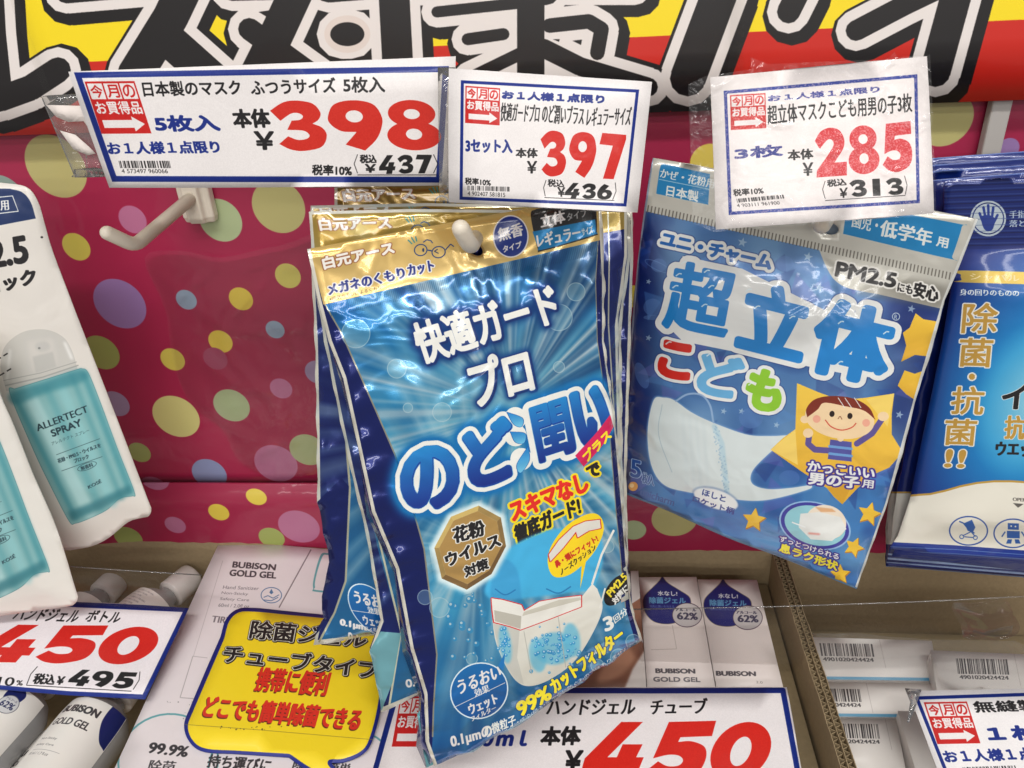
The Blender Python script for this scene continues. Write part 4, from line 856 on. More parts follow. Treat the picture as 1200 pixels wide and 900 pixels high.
c.line(spline([(967, 492, 1), (974, 500), (986, 504), (998, 501), (1004, 495, 1)])[:32], 1.3, (210, 70, 50))
PU = (64, 50, 140)
c.text('かっこいい', (947.5, 540), (1025, 549), (946.5, 552), W2, bold=.7, edges=[(2.2, PU)]); c.text('男の子', (948.5, 554), (1007, 559.5), (947.5, 567), W2, bold=.9, edges=[(2.2, PU)]); c.text('用', (1011, 562), (1024, 563.5), (1010, 571), W2, bold=.5, edges=[(2, PU)])
c.poly(ell(839, 585, 29, 13, 40, 18), (60, 100, 160), .5, soft=1); c.poly(ell(839, 585, 27, 11, 40, 18), (234, 238, 238), 1, soft=.6); c.text('ほしと', (824, 573), (851, 581.5), (822.5, 580), (50, 70, 140), bold=.4); c.text('ロケット柄', (813, 580.5), (861, 596), (811.5, 587.5), (50, 70, 140), bold=.5)
c.circ(955, 616, 43, 27.5, (150, 190, 230), rot=16); c.circ(955, 616, 41, 26, (66, 66, 160), rot=16); c.circ(955, 616, 36.5, 22.5, (150, 208, 220), rot=16)
c.poly(ell(968, 612, 24, 20, 40, 16), (240, 226, 206)); c.poly([(938, 602), (960, 600), (985, 606), (992, 620), (975, 634), (950, 632), (936, 618)], (232, 234, 230)); c.poly([(955, 594), (975, 596), (980, 600), (962, 600)], (226, 176, 130), soft=.5); c.line([(948, 625), (960, 626)], 2, (226, 130, 120), .8, soft=.8); c.line([(928, 612), (944, 618)], 1.5, (240, 244, 244))
c.text('ずっとつけられる', (914.5, 627.5), (983.5, 649.5), (913, 634), W2, bold=.35, edges=[(1.8, PU)]); c.text('息ラク形状', (915, 636), (982.5, 659), (913, 646), (240, 226, 60), bold=.8, edges=[(1.8, PU)])
c.text('本品は医療用マスクではありません 使用上の注意をよく読んでお使いください', (760, 592), (872, 637), (758.5, 596), (200, 220, 236), a=.6); c.line(spline([(776, 474, 1), (772, 510), (790, 560, 1)])[:16], 1, (160, 184, 196), .6)
for k in range(4): c.line([(800+k*8, 486+k*3), (806+k*8, 574)], 4, (196, 212, 218), .25, soft=1.5, metal=None)
c.line([(1146, 257), (1107, 352), (1074, 465), (1040, 590), (1004, 690)], 5, (226, 228, 224), metal=.2); c.line([(765, 185), (748, 300), (732, 500), (733, 578)], 2.2, (150, 165, 190), metal=.2); c.line([(733, 578), (880, 640), (1004, 690)], 3, (110, 160, 205), metal=.3)
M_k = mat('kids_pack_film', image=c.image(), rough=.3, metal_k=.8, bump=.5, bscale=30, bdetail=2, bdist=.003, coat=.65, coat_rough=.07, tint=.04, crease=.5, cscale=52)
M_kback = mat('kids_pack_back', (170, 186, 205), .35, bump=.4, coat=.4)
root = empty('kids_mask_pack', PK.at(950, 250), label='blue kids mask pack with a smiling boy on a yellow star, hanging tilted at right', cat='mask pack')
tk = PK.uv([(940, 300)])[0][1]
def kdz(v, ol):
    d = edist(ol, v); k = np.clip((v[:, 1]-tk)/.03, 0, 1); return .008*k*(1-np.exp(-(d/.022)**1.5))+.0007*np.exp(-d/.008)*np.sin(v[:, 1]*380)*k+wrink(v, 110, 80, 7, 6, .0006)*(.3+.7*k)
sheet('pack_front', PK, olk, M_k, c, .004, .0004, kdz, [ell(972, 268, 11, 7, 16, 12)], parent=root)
oc = np.array(olk, float); ce = oc.mean(0); sheet('pack_back', PK.up(-.007), oc*.975+ce*.025, M_kback, None, .01, .0004, parent=root)
hook(.44, [(990, 225, .43), (962, 266, .336), (961, 250, .335)], 'white plastic hook behind the 285 yen tag holding the kids mask pack')
# a second kids pack behind, its edge showing at the right
PK2 = Plane(950, 225, .372, 3, -12)
c2 = Canvas(PK2, olk, 1.2, (34, 66, 150), .2, name='kids_pack_print'); c2.poly([(750, 170), (1160, 245), (1104, 362), (750, 246)], (206, 204, 194), metal=.3); c2.poly([(980, 560), (1060, 545), (1050, 650), (1000, 650)], (224, 226, 224))
M_k2 = mat('kids_pack_film_back', image=c2.image(), rough=.3, bump=.35, bscale=30, coat=.5)
root = empty('kids_mask_pack', PK2.at(950, 240), label='pale edge of a second kids mask pack hidden behind the tilted one', cat='mask pack')
sheet('pack_front', PK2, (oc*.985+ce*.015)+np.array([3, -3]), M_k2, c2, .008, .0004, kdz, [ell(975, 262, 13, 9, 16, 12)], parent=root)

# ================================================================ wet wipes stack at the right edge
PWP = Plane(1160, 400, .362, 5, -4)
olw = [(1106, 212), (1165, 206), (1300, 200), (1300, 680), (1200, 668), (1120, 664), (1040, 654), (1052, 630), (1066, 585), (1086, 500), (1110, 400), (1130, 320), (1107, 300)]
olw = [(1106, 214), (1300, 202), (1300, 674), (1200, 657), (1120, 652), (1042, 643), (1052, 628), (1066, 585), (1088, 480), (1104, 400), (1116, 330), (1107, 290)]
c = Canvas(PWP, olw, 2.8, (14, 40, 122), .1, name='wipes_print')
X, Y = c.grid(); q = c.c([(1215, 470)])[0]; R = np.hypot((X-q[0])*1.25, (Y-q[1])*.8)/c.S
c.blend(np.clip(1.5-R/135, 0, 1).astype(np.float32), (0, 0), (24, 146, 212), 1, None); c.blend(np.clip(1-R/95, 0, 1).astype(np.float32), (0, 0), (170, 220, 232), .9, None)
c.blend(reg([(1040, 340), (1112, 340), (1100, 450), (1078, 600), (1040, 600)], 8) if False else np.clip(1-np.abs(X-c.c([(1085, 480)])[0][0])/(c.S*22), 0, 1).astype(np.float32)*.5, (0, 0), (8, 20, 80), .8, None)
c.poly(spline([(1000, 590, 1), (1064, 581, 1), (1090, 579), (1125, 570), (1165, 564), (1200, 565), (1320, 575, 1), (1320, 655, 1), (1040, 640, 1), (1020, 620, 1)]), (232, 228, 214))
c.line([(1064, 581), (1076, 580), (1090, 579), (1108, 575), (1125, 570), (1145, 566), (1165, 564), (1185, 564), (1200, 565), (1320, 575)], 2.4, (190, 150, 66))
c.poly([(1020, 634), (1120, 639), (1200, 645), (1320, 658), (1320, 700), (1020, 690)], (18, 52, 146), metal=.2)
for k in range(3): c.line([(1030, 640+k*5), (1120, 644+k*5), (1200, 650+k*5), (1320, 664+k*5)], .8, (120, 150, 205), .7)
c.poly([(1100, 190), (1310, 190), (1310, 292), (1100, 292)], (18, 36, 108), metal=.3)
for k in range(11): c.line([(1104, 216+k*7), (1310, 208+k*7.4)], 1.2, (80, 105, 175), .6, metal=None); c.line([(1104, 218.5+k*7), (1310, 210.5+k*7.4)], 1.2, (6, 14, 60), .6, metal=None)
c.circ(1158, 256, 21, 21, (176, 188, 196), ring=2.2); c.circ(1158, 256, 17.5, 17.5, (176, 188, 196)); HB = (22, 50, 130)
for a, b in (((1148, 250), (1151, 258)), ((1152.5, 243), (1154.5, 254)), ((1158, 240.5), (1158.5, 254)), ((1164, 243), (1162.5, 254)), ((1169, 252), (1165, 260))): c.line([a, b], 3, HB)
c.poly(spline([(1150, 254), (1158, 252), (1166, 256), (1165, 264), (1162, 270), (1155, 270), (1151, 263)]), HB)
c.text('手指の汚れを', (1183, 247), (1240, 246), (1183, 256), (170, 184, 200), bold=.3); c.text('落とす', (1183, 258), (1212, 257.5), (1183, 266), (170, 184, 200), bold=.3)
for k in range(11): c.line([(1104, 216+k*7), (1310, 208+k*7.4)], .8, (12, 30, 90), .45, metal=None)
c.poly(spline([(1126, 322), (1130, 317), (1310, 322, 1), (1310, 336, 1), (1132, 331), (1127, 328)]), (200, 172, 84), metal=.5); c.text('シャパル ト', (1137, 320), (1212, 323), (1137, 328), (232, 214, 160), bold=.2)
c.text('身の回りのものの', (1125, 338.5), (1194, 340), (1125, 346), (220, 226, 230), bold=.3)
for ch, x, y, w_, h in (('除', 1130, 355, 40, 35), ('菌', 1126, 396, 38, 33), ('抗', 1117, 453, 37, 32), ('菌', 1109, 491, 36, 30)): c.text(ch, (x, y), (x+w_, y+1), (x-3, y+h), (188, 146, 62), bold=.8, edges=[(1.6, (232, 230, 222))])
c.circ(1139, 441.5, 3.6, None, (188, 146, 62), edge=(1.8, (232, 230, 222))); c.text('!!', (1110, 527), (1132, 528), (1107, 547), (188, 146, 62), bold=1.1, edges=[(1.5, (232, 230, 222))])
c.text('イオン', (1177, 450), (1275, 455), (1174, 478), BLK, bold=1.3, edges=[(.8, (226, 232, 232))]); c.text('抗菌', (1179, 487), (1225, 489), (1177, 514), (188, 146, 62), bold=.9, edges=[(.8, (226, 232, 232))]); c.text('ウエット', (1168, 518), (1222, 519), (1167, 534), BLK, bold=.9)
c.text('OPEN', (1187, 583), (1203, 584), (1187, 587), (110, 106, 100), bold=.2); c.poly([(1187, 589.5), (1200, 590.5), (1193, 595)], (96, 92, 88))
for x, y in ((1135, 622), (1187, 625), (1239, 628)): c.circ(x, y, 23, 17.5, (28, 76, 160), ring=1.6)
IC = (30, 90, 170)
c.line([(1124, 611), (1129, 613), (1134, 619), (1142, 625)], 1.6, IC); c.poly([(1130, 613), (1139, 609), (1143, 618), (1140, 624), (1134, 622)], IC); c.circ(1127, 629, 2.8, None, IC, ring=1); c.circ(1143, 630, 2.8, None, IC, ring=1); c.line([(1128, 628), (1138, 623), (1143, 629)], 1.2, IC); c.line([(1130, 629), (1141, 630)], 1.2, IC)
c.poly([(1181, 613), (1194, 613.5), (1194, 621), (1181, 620.5)], IC); c.poly([(1180, 622), (1195, 622.5), (1195, 631), (1180, 630.5)], IC); c.poly([(1181, 632), (1186, 632), (1185, 637), (1179, 637)], IC); c.poly([(1189, 632), (1194, 632), (1196, 637), (1190, 637)], IC); c.line([(1178, 623), (1174, 629)], 1.6, IC); c.line([(1197, 623), (1201, 629)], 1.6, IC); c.circ(1185, 616.5, 1, None, (230, 230, 220)); c.circ(1190, 617, 1, None, (230, 230, 220))
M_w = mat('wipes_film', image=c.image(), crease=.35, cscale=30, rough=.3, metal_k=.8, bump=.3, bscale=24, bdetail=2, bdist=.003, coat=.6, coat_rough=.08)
M_wb = mat('wipes_film_blue', (18, 44, 130), .28, crease=.5, metal=.15, bump=.5, bscale=60, coat=.7, stretch=(1, 1, 6))
def wdz(H):
    def f(v, ol):
        d = edist(ol, v); y = PWP.uv([(1160, 290), (1160, 640)])[:, 1]; k = np.clip((v[:, 1]-y[0])/.02, 0, 1)*np.clip((y[1]-v[:, 1])/.02, 0, 1); rd = (1-np.clip((v[:, 1]-y[0])/.002, 0, 1))
        return H*k*(1-np.exp(-(d/.016)**1.5))+.0004*np.sin(v[:, 1]*1900)*rd+wrink(v, 90, 60, 5, 6, .0005)
    return f
labs = ['front wet wipes pack with gold vertical lettering at the right edge', 'wet wipes pack just behind the front one, its blue seals showing', 'third wet wipes pack from the front, a thin blue edge', 'fourth wet wipes pack from the front, a thin blue edge', 'rearmost wet wipes pack, top blue edge nearest the board']
for i in range(5):
    Pi = Plane(1160, 400, .362+.0105*i, 5, -4) if i else PWP
    root = empty('wipes_pack', Pi.at(1160, 240), label=labs[i], cat='wet wipes pack', group='wet wipes packs stacked on the right hook')
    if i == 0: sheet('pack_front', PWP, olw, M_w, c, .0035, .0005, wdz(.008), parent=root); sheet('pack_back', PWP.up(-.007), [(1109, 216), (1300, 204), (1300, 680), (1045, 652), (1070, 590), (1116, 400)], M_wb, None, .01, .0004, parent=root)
    else:
        up_ = [0, 11, 20, 28, 36][i]; lf = [0, 14, 20, 22, 23][i]
        o = [(1106-lf, 222-up_), (1300, 206-up_), (1300, 676+i*5.5), (1200, 659+i*4.6), (1041-i*.6, 645+i*5), (1046-i*2, 630), (1062-lf*.9, 585), (1105-lf, 380)]
        ci = Canvas(Pi, o, 1.2, (14, 36, 112), .15, name='wipes_print'); ci.poly([(900, 578), (1320, 578), (1320, 642), (900, 636)], (214, 212, 202)); ci.line([(900, 577), (1320, 577)], 2, (190, 150, 66)); ci.line([o[0], o[1]], 2.4, (110, 130, 190)); ci.line([o[2], o[3], o[4]], 3.6, (160, 184, 228))  # edge lines are seal highlights painted on to part the layers
        Mi = mat('wipes_film_behind', image=ci.image(), rough=.28, bump=.4, bscale=40, coat=.7)
        sheet('pack_front', Pi, o, Mi, ci, .006, .0006, lambda v, ol: .0015*(1-np.exp(-(edist(ol, v)/.01)**1.5))+.0007*np.sin(v[:, 1]*700)+wrink(v, 70, 60, 5, 6, .0005), parent=root)

# ================================================================ spray refill packs at left
def spray_art(c, T, top):
    f = lambda p: np.array([T(q) for q in p]); t = lambda s_, O, TR, BL, col, **k: c.text(s_, T(O), T(TR), T(BL), col, **k)
    c.poly(f(spline([(2, 432), (4, 412), (14, 398), (32, 388), (55, 387), (74, 396), (84, 412), (90, 432, 1), (50, 446), (8, 458, 1)])), (206, 205, 200), .45, edge=(.7, (168, 168, 164)))
    c.poly(f([(32, 400), (62, 396), (68, 428), (38, 436)]), (214, 210, 204), .8, soft=2); c.line(f([(6, 452), (50, 442), (92, 428)]), 1.6, (150, 152, 150), .7)
    c.poly(f([(38, 418), (62, 412), (66, 430), (42, 437)]), (184, 184, 180), .6, soft=.8); c.circ(*T((50, 406)), 9, 6, (190, 190, 186), .6, soft=1); c.circ(*T((46, 408)), 1.6, 1.3, (120, 122, 120), .8); c.line(f([(76, 402), (84, 420)]), 3, (244, 243, 240), .9, soft=1); c.line(f([(12, 410), (8, 446)]), 2, (244, 243, 240), .8, soft=1); c.line(f([(4, 446), (48, 437), (90, 424)]), .8, (130, 132, 130), .6)
    B = f(spline([(12, 461), (18, 456, 1), (95, 432, 1), (103, 437), (117, 471), (137, 525), (157, 576), (155, 581, 1), (140, 584), (125, 597), (105, 607), (88, 613), (81, 610), (60, 570), (39, 526)]))
    c.poly(B, (136, 186, 188), edge=(.8, (84, 146, 152)))
    m, lo = c.mask([B]); 
    for (a, b, w_, col, al) in (((34, 462), (104, 600), 15, (196, 230, 230), .6), ((70, 450), (132, 590), 11, (150, 208, 212), .55), ((20, 470), (88, 606), 6, (64, 144, 156), .8), ((99, 440), (152, 574), 7, (66, 148, 160), .75), ((55, 455), (118, 596), 8, (80, 160, 170), .45), ((84, 440), (142, 584), 5, (56, 140, 152), .5)):
        c.line(f([a, b]), w_, col, al, soft=2.2)
    c.poly(f(spline([(12, 461), (50, 448), (95, 433), (99, 446), (50, 462), (18, 474)])), (50, 130, 144), .7, soft=2)
    c.poly(f([(84, 611), (120, 596), (155, 578), (152, 568), (110, 588), (80, 600)]), (50, 122, 134), .8, soft=2)
    t('ALLERTECT', (41.5, 498), (101, 475), (44.3, 505.6), (34, 60, 70), bold=.3); t('SPRAY', (59, 504.5), (93.5, 491), (61.8, 512), (34, 60, 70), bold=.45)
    t('アレルテクト スプレー', (60, 518), (104, 502), (61, 522), (50, 80, 88), bold=.15); c.line(f([(66, 533), (117, 514)]), .6, (50, 80, 88)); c.line(f([(72, 552), (120, 535)]), .6, (50, 80, 88))
    t('花粉・PM2.5・ウイルスを', (67, 538), (117, 519), (68.5, 543), (40, 66, 76), bold=.25); t('ブロック', (86, 538), (103, 532), (87.5, 543), (40, 66, 76), bold=.25)
    c.poly(f(ell(102, 546.5, 12, 4.2, 30, -20)), (40, 70, 80), holes=[f(ell(102, 546.5, 11.3, 3.6, 30, -20))]); t('無香料', (94, 547), (108, 542), (95.5, 551.5), (40, 66, 76), bold=.25); t('KOSÉ', (102.5, 568.5), (117.5, 561), (104, 573), (50, 80, 90), bold=.25)
    if top:
        c.poly(f(spline([(-80, 222, 1), (0, 221), (15, 222), (27, 226), (36, 237), (42, 256, 1), (0, 264, 1), (-80, 276, 1)])), (16, 44, 94)); c.poly(f([(-60, 236), (15, 229), (22, 248), (-60, 258)]), (228, 228, 224), holes=[f([(-60, 237.2), (14.3, 230.2), (20.8, 247), (-60, 256.8)])])
        t('用', (0, 235.5), (9.5, 234.5), (1, 247), (228, 228, 224), bold=.3)
        t('PM2.5', (-62, 292), (29, 276.5), (-58, 322), BLK, bold=1.5); t('ブロック', (-40, 334), (40, 314), (-38, 352), BLK, bold=1.0)
        c.circ(*T((49, 278)), 1.6, 1.2, BLK)
        for a in ((0, 418), (4, 436)): c.line(f([(a[0]-6, a[1]+5), (a[0]+1, a[1]+1)]), 1.6, BLK); c.line(f([(a[0]+4, a[1]-1), (a[0]+9, a[1]-4)]), 1.6, BLK)
oa = spline([(-80, 216, 1), (0, 214, 1), (30, 219), (44, 236), (52, 262), (62, 296), (90, 370, 1), (135, 486, 1), (172, 583), (177, 597), (174, 605), (166, 607), (150, 612), (128, 630), (108, 640), (82, 645, 1), (20, 640), (-80, 600, 1)], 4)
PA = Plane(60, 420, .376, 4, 3)
ca = Canvas(PA, oa, 2.8, (226, 221, 214), name='spray_pack_print'); spray_art(ca, lambda p: p, True)
M_a = mat('spray_pack_film', image=ca.image(), rough=.4, bump=.35, bscale=24, bdetail=2, bdist=.003, coat=.35, coat_rough=.15)
def adz(H, sd): return lambda v, ol: (lambda d: H*(1-np.exp(-(d/.016)**1.6))+wrink(v, 90, 60, sd, 6, .0006)*np.clip(d/.02, 0, 1))(edist(ol, v))
root = empty('spray_refill_pack', PA.at(30, 240), label='white spray refill pack with a dark blue label at its top, behind the lower one', cat='refill pack', group='white spray refill packs at left')
sheet('pack_front', PA, oa, M_a, ca, .004, .0006, adz(.005, 3), parent=root)
M_wbk = mat('refill_back', (214, 210, 204), .45, bump=.3)
sheet('pack_back', PA.up(-.004), oa*.97+oa.mean(0)*.03, M_wbk, None, .01, .0005, parent=root)
ob = spline([(-90, 400, 1), (-30, 396), (-6, 430), (0, 462), (16, 499), (39, 557), (66, 619), (88, 690), (91, 701), (87, 708), (78, 711), (40, 716), (0, 722, 1), (-90, 736, 1)], 4)
PB_ = Plane(30, 600, .345, 4, 3)
cb = Canvas(PB_, ob, 2.8, (232, 229, 222), name='spray_pack_print'); spray_art(cb, lambda p: ((p[0]-102.7)*1.0+2+(p[1]-569)*.03, (p[1]-569)*1.07+657), False)
M_b = mat('spray_pack_film_near', image=cb.image(), rough=.4, bump=.3, bscale=24, bdetail=2, bdist=.003, coat=.35, coat_rough=.15)
root = empty('spray_refill_pack', PB_.at(-20, 420), label='nearer white spray refill pack at the left edge, its rounded corner over the 450 tag', cat='refill pack', group='white spray refill packs at left')
sheet('pack_front', PB_, ob, M_b, cb, .004, .0006, adz(.005, 6), parent=root)
sheet('pack_back', PB_.up(-.004), ob*.97+ob.mean(0)*.03, M_wbk, None, .01, .0005, parent=root)
# ================================================================ tray contents
M_box = mat('box_board', (226, 220, 216), .55, bump=.1, tint=.04)
def carton(name, P, quad, c, m, depth, **k):
    """a closed carton whose printed face lies on P"""
    root = empty(name, P.xyz(P.uv([np.mean(quad, 0)]), -depth)[0], **k)
    sheet('printed_face', P.up(.0003), quad, m, c, .02, .0003, parent=root)
    u = P.uv(quad); V = list(P.xyz(u, -.0001))+list(P.xyz(u, -depth)); n = len(quad)
    mesh_obj('carton_body', V, [tuple(range(n)), tuple(range(n, 2*n))[::-1]]+[(i, (i+1) % n, n+(i+1) % n, n+i) for i in range(n)], M_box, root, bev=.0006)
    return root
def board_mat(name, c, **k): return mat(name, image=c.image(), rough=.5, bump=.08, bscale=80, coat=.15, coat_rough=.2, tint=.03, **k)
# -- large white leaflet lying over the left compartment
PL = Plane(262, 640, Lh(262, 640, .3745), 89)
ql = [(258, 633.6), (384, 645), (474, 653), (470, 970), (100, 975)]
c = Canvas(PL, ql, 2.4, (230, 222, 224), name='leaflet_print'); G1 = (90, 86, 92)
c.line([(364.5, 644), (327, 712)], 1.4, (110, 100, 104), .8); c.line([(261, 657), (226.5, 769.5)], .6, (190, 182, 184)); c.line([(226, 769), (211, 817.5), (232, 819)], .9, (170, 162, 164)); c.line([(226, 769), (243, 771)], .8, (184, 176, 178))
c.text('BUBISON', (273.6, 658), (323.5, 661.5), (272.4, 664.8), (70, 64, 70), bold=.55); c.text('GOLD GEL', (270, 667.5), (324, 670.8), (269, 674.6), (70, 64, 70), bold=.5)
for i, (t, w_) in enumerate((('Hand Sanitizer', 42), ('Non-Sticky', 31), ('Safety Care', 34), ('60ml / 2.0fl oz', 36))): c.text(t, (262-i*1.8, 686+i*7), (262-i*1.8+w_, 687.6+i*7), (261-i*1.8, 690+i*7), (120, 114, 120), bold=.1)
BC = (84, 120, 160); c.circ(318, 697.5, 12.5, 9.5, BC, ring=1); c.line([(309, 700), (314, 698), (320, 701), (327, 697)], 1, BC); c.line([(309, 703), (318, 704), (326, 700)], 1, BC); c.poly([(318, 690), (320.4, 694.5), (318, 696.5), (315.6, 694.5)], BC)
c.text('TIRTIR', (249.5, 721.5), (282, 724.5), (247.5, 729), (120, 112, 118), bold=.3)
TE = (96, 164, 170)
o = spline([(376, 650), (384, 648, 1), (474, 656, 1), (455, 698, 1), (375, 694), (367, 689), (369, 672)]); c.poly(o, TE, holes=[spline([(378, 652), (384, 650.2, 1), (472, 658, 1), (453.5, 696, 1), (376, 692), (369.2, 687.5), (371, 673)])])
for x, y, rx, ry in ((197, 892, 60, 56), (305, 905, 62, 62), (410, 915, 60, 62)): c.circ(x, y, rx, ry, TE, ring=2.2, rot=-20)
c.text('99.9%', (177, 870), (222, 875), (173, 882), (50, 46, 50), bold=.7); c.text('除菌', (177, 890), (207, 892), (172, 906), (60, 56, 60), bold=.3); c.text('持ち運びに', (246, 884), (319, 890), (242, 899), (50, 46, 50), bold=.5); c.text('便利', (262, 900), (290, 902), (258, 914), (60, 56, 60), bold=.3); c.text('除菌', (346, 889), (372, 891), (342, 902), (60, 56, 60), bold=.3); c.text('簡単', (386, 893), (412, 895), (382, 906), (60, 56, 60), bold=.3)
for i in range(14): c.circ(random.uniform(190, 230), random.uniform(820, 850), random.uniform(.3, .9), None, (120, 112, 116), .7)
sheet('leaflet', PL, ql, board_mat('leaflet_paper', c), c, .015, .0008, curl('x', .0012), label='large white printed card with small grey lettering and teal circles in the left compartment', cat='card')
# -- yellow speech bubble sign
PY = Plane(320, 720, Lh(320, 720, .3715), 88)
oy = spline([(278, 714), (297.5, 712.5), (335, 716, 1), (400, 722, 1), (438, 727), (454, 741), (454, 775, 1), (446, 832), (436, 869), (425, 884), (404, 893), (388, 894, 1), (412, 925, 1), (365, 905), (338, 887.5, 1), (280, 884), (239, 881), (221.7, 869), (216, 850), (224, 828, 1), (258.5, 747.7, 1), (265, 726)], 6)
c = Canvas(PY, oy, 2.8, (242, 214, 30), name='bubble_print')
ce = oy.mean(0); nrm = np.roll(oy, -1, 0)-np.roll(oy, 1, 0); nrm = np.stack([-nrm[:, 1], nrm[:, 0]], 1); nrm /= np.maximum(np.linalg.norm(nrm, axis=1), 1e-6)[:, None]
c.line(np.vstack([oy, oy[:2]]), 8.4, (24, 38, 130))
WH = (236, 232, 224)
for t, O, TR, BL in (('除菌ジェル', (297, 728), (432, 739), (293, 749)), ('チューブタイプ', (265, 756), (446, 776), (262, 776))):
    c.text(t, O, TR, BL, (40, 38, 30), bold=2.4); c.text(t, (O[0]-.8, O[1]-1), (TR[0]-.8, TR[1]-1), (BL[0]-.8, BL[1]-1), (24, 24, 24), bold=.8, edges=[(1.0, (232, 230, 214)), (.8, (36, 34, 30))])
for t, O, TR, BL in (('携帯に便利', (305, 782), (388, 788), (298, 809)), ('どこでも簡単除菌できる', (244, 815), (426, 831), (237, 840))):
    c.text(t, (O[0]-.8, O[1]+1.4), (TR[0]-.8, TR[1]+1.4), (BL[0]-.8, BL[1]+1.4), (90, 30, 20), bold=1.0); c.text(t, O, TR, BL, (212, 44, 26), bold=.95)
c.line([(217, 849), (300, 855), (440, 867)], .8, (150, 130, 40), .8)
for k in range(16): c.circ(random.uniform(255, 330), 852+random.uniform(-1.5, 3), random.uniform(.4, 1.1), None, (70, 60, 30), .8)
sheet('speech_bubble_sign', PY, oy, board_mat('bubble_card', c), c, .012, .0008, curl('y', .001), label='yellow speech bubble sign with red and black Japanese lettering on the white card', cat='sign')
# -- 450 yen tag, left
PT1 = Plane(150, 715, Lh(150, 715, .3605), 80)
q = [(-130, 690), (88, 706), (150, 708.5), (221, 712.5), (196, 765), (170, 819.5), (80, 815), (0, 808.5), (-130, 800)]
c = Canvas(PT1, q, 2.8, (234, 228, 232), name='price_print_450_left')
c.line([(-130, 693), (88, 708.5), (219, 714.3), (169, 817), (80, 813), (0, 806), (-130, 797)], 6.2, BLU)
c.text('ハンドジェル', (23, 711.5), (97, 715), (14, 726), BLK, bold=.5); c.text('ボトル', (106, 715), (145, 717), (99, 728), BLK, bold=.5)
c.digits('450', (-8, 731.5), (196, 735), (-34, 775.5), (206, 34, 26), gap=.02)
c.text('10', (0, 793), (18, 794), (-3, 803), BLK, bold=.35); c.text('%', (20, 797), (27, 797.5), (19, 803), BLK, bold=.25)
c.text('税込￥', (42, 789), (77, 791.5), (38, 801), BLK, bold=.6); c.digits('495', (86, 784), (161, 788.5), (78, 803), BLK, gap=.02)
c.line([(44, 781), (36, 790), (31, 803), (154, 810)], .9, BLK); c.line([(164, 787), (163, 797), (156, 808)], .9, BLK)
sheet('price_tag', PT1, q, paper('tag_paper_450_left', c), c, .012, .0005, curl('x', .001), label='white price tag printed 450 and 495 slanting at lower left above the bottles', cat='price tag', group='white price tags with blue border')
# -- 450 yen tag, centre
PT2 = Plane(700, 812, Lh(700, 812, .3735), 86)
q = [(463, 805), (600, 806), (760, 806), (922, 805.5), (940, 905), (952, 975), (415, 975), (440, 890)]
c = Canvas(PT2, q, 2.8, (236, 230, 230), name='price_print_450')
c.line([(465.5, 808.5), (760, 809.5), (917.5, 809), (935, 905), (946, 975)], 6.4, BLU); c.line([(466, 808), (443, 890), (419, 975)], 6.4, BLU)
block(c, (469.5, 816), (512, 816), (459, 875))
c.text('ハンドジェル', (643, 820), (746, 819), (640, 838), BLK, bold=.55); c.text('チューブ', (764, 819), (829, 818), (762, 837), BLK, bold=.55)
c.text('３０ｍｌ', (548, 857), (620, 856.5), (544, 874), BLU, bold=1.3); c.text('本体', (636, 852), (681, 851.5), (633.5, 873), BLK, bold=1.2); c.text('￥', (664, 880), (683, 880), (661, 902), BLK, bold=1.2)
c.digits('450', (697, 846), (912, 846), (678, 915), (214, 38, 26), gap=.02)
sheet('price_tag', PT2, q, paper('tag_paper_450', c), c, .012, .0005, curl('x', .0006), label='white price tag printed 450 in the bottom middle under the blue pack', cat='price tag', group='white price tags with blue border')
# -- tag, lower right
PT3 = Plane(1130, 815, Lh(1130, 815, .345), 72)
q = [(1064, 810), (1130, 809), (1320, 805), (1360, 960), (1125, 960), (1098, 900)]
c = Canvas(PT3, q, 3, (236, 232, 232), name='price_print_right')
c.line([(1320, 810), (1074.5, 818), (1107, 900), (1132, 960)], 4, BLU)
block(c, (1082.5, 823), (1133, 822), (1098.5, 872))
c.text('無縫製マスク', (1139, 822), (1290, 818), (1144, 835), BLK, bold=.65); c.text('１枚', (1155, 852), (1218, 850), (1160, 868), BLU, bold=1.3); c.text('お１人様１点限り', (1103.5, 880), (1240, 875), (1109, 893.5), BLU, bold=.75); c.bars((1128, 899), (1190, 897), (1131, 906), 4)
sheet('price_tag', PT3, q, paper('tag_paper_right', c), c, .012, .0005, curl('x', .0006), label='white price tag cut by the lower right corner, beside the barcode cartons', cat='price tag', group='white price tags with blue border')
sheet('clear_clip', PT3.up(.003), [(1061, 806), (1080, 808), (1074, 826), (1066, 846), (1063, 846), (1067, 822)], M_hold, None, .006, .0006, lambda v, ol: wrink(v, 400, 300, 2, 4, .0008), label='small clear plastic clip on the corner of the lower right tag', cat='clip')
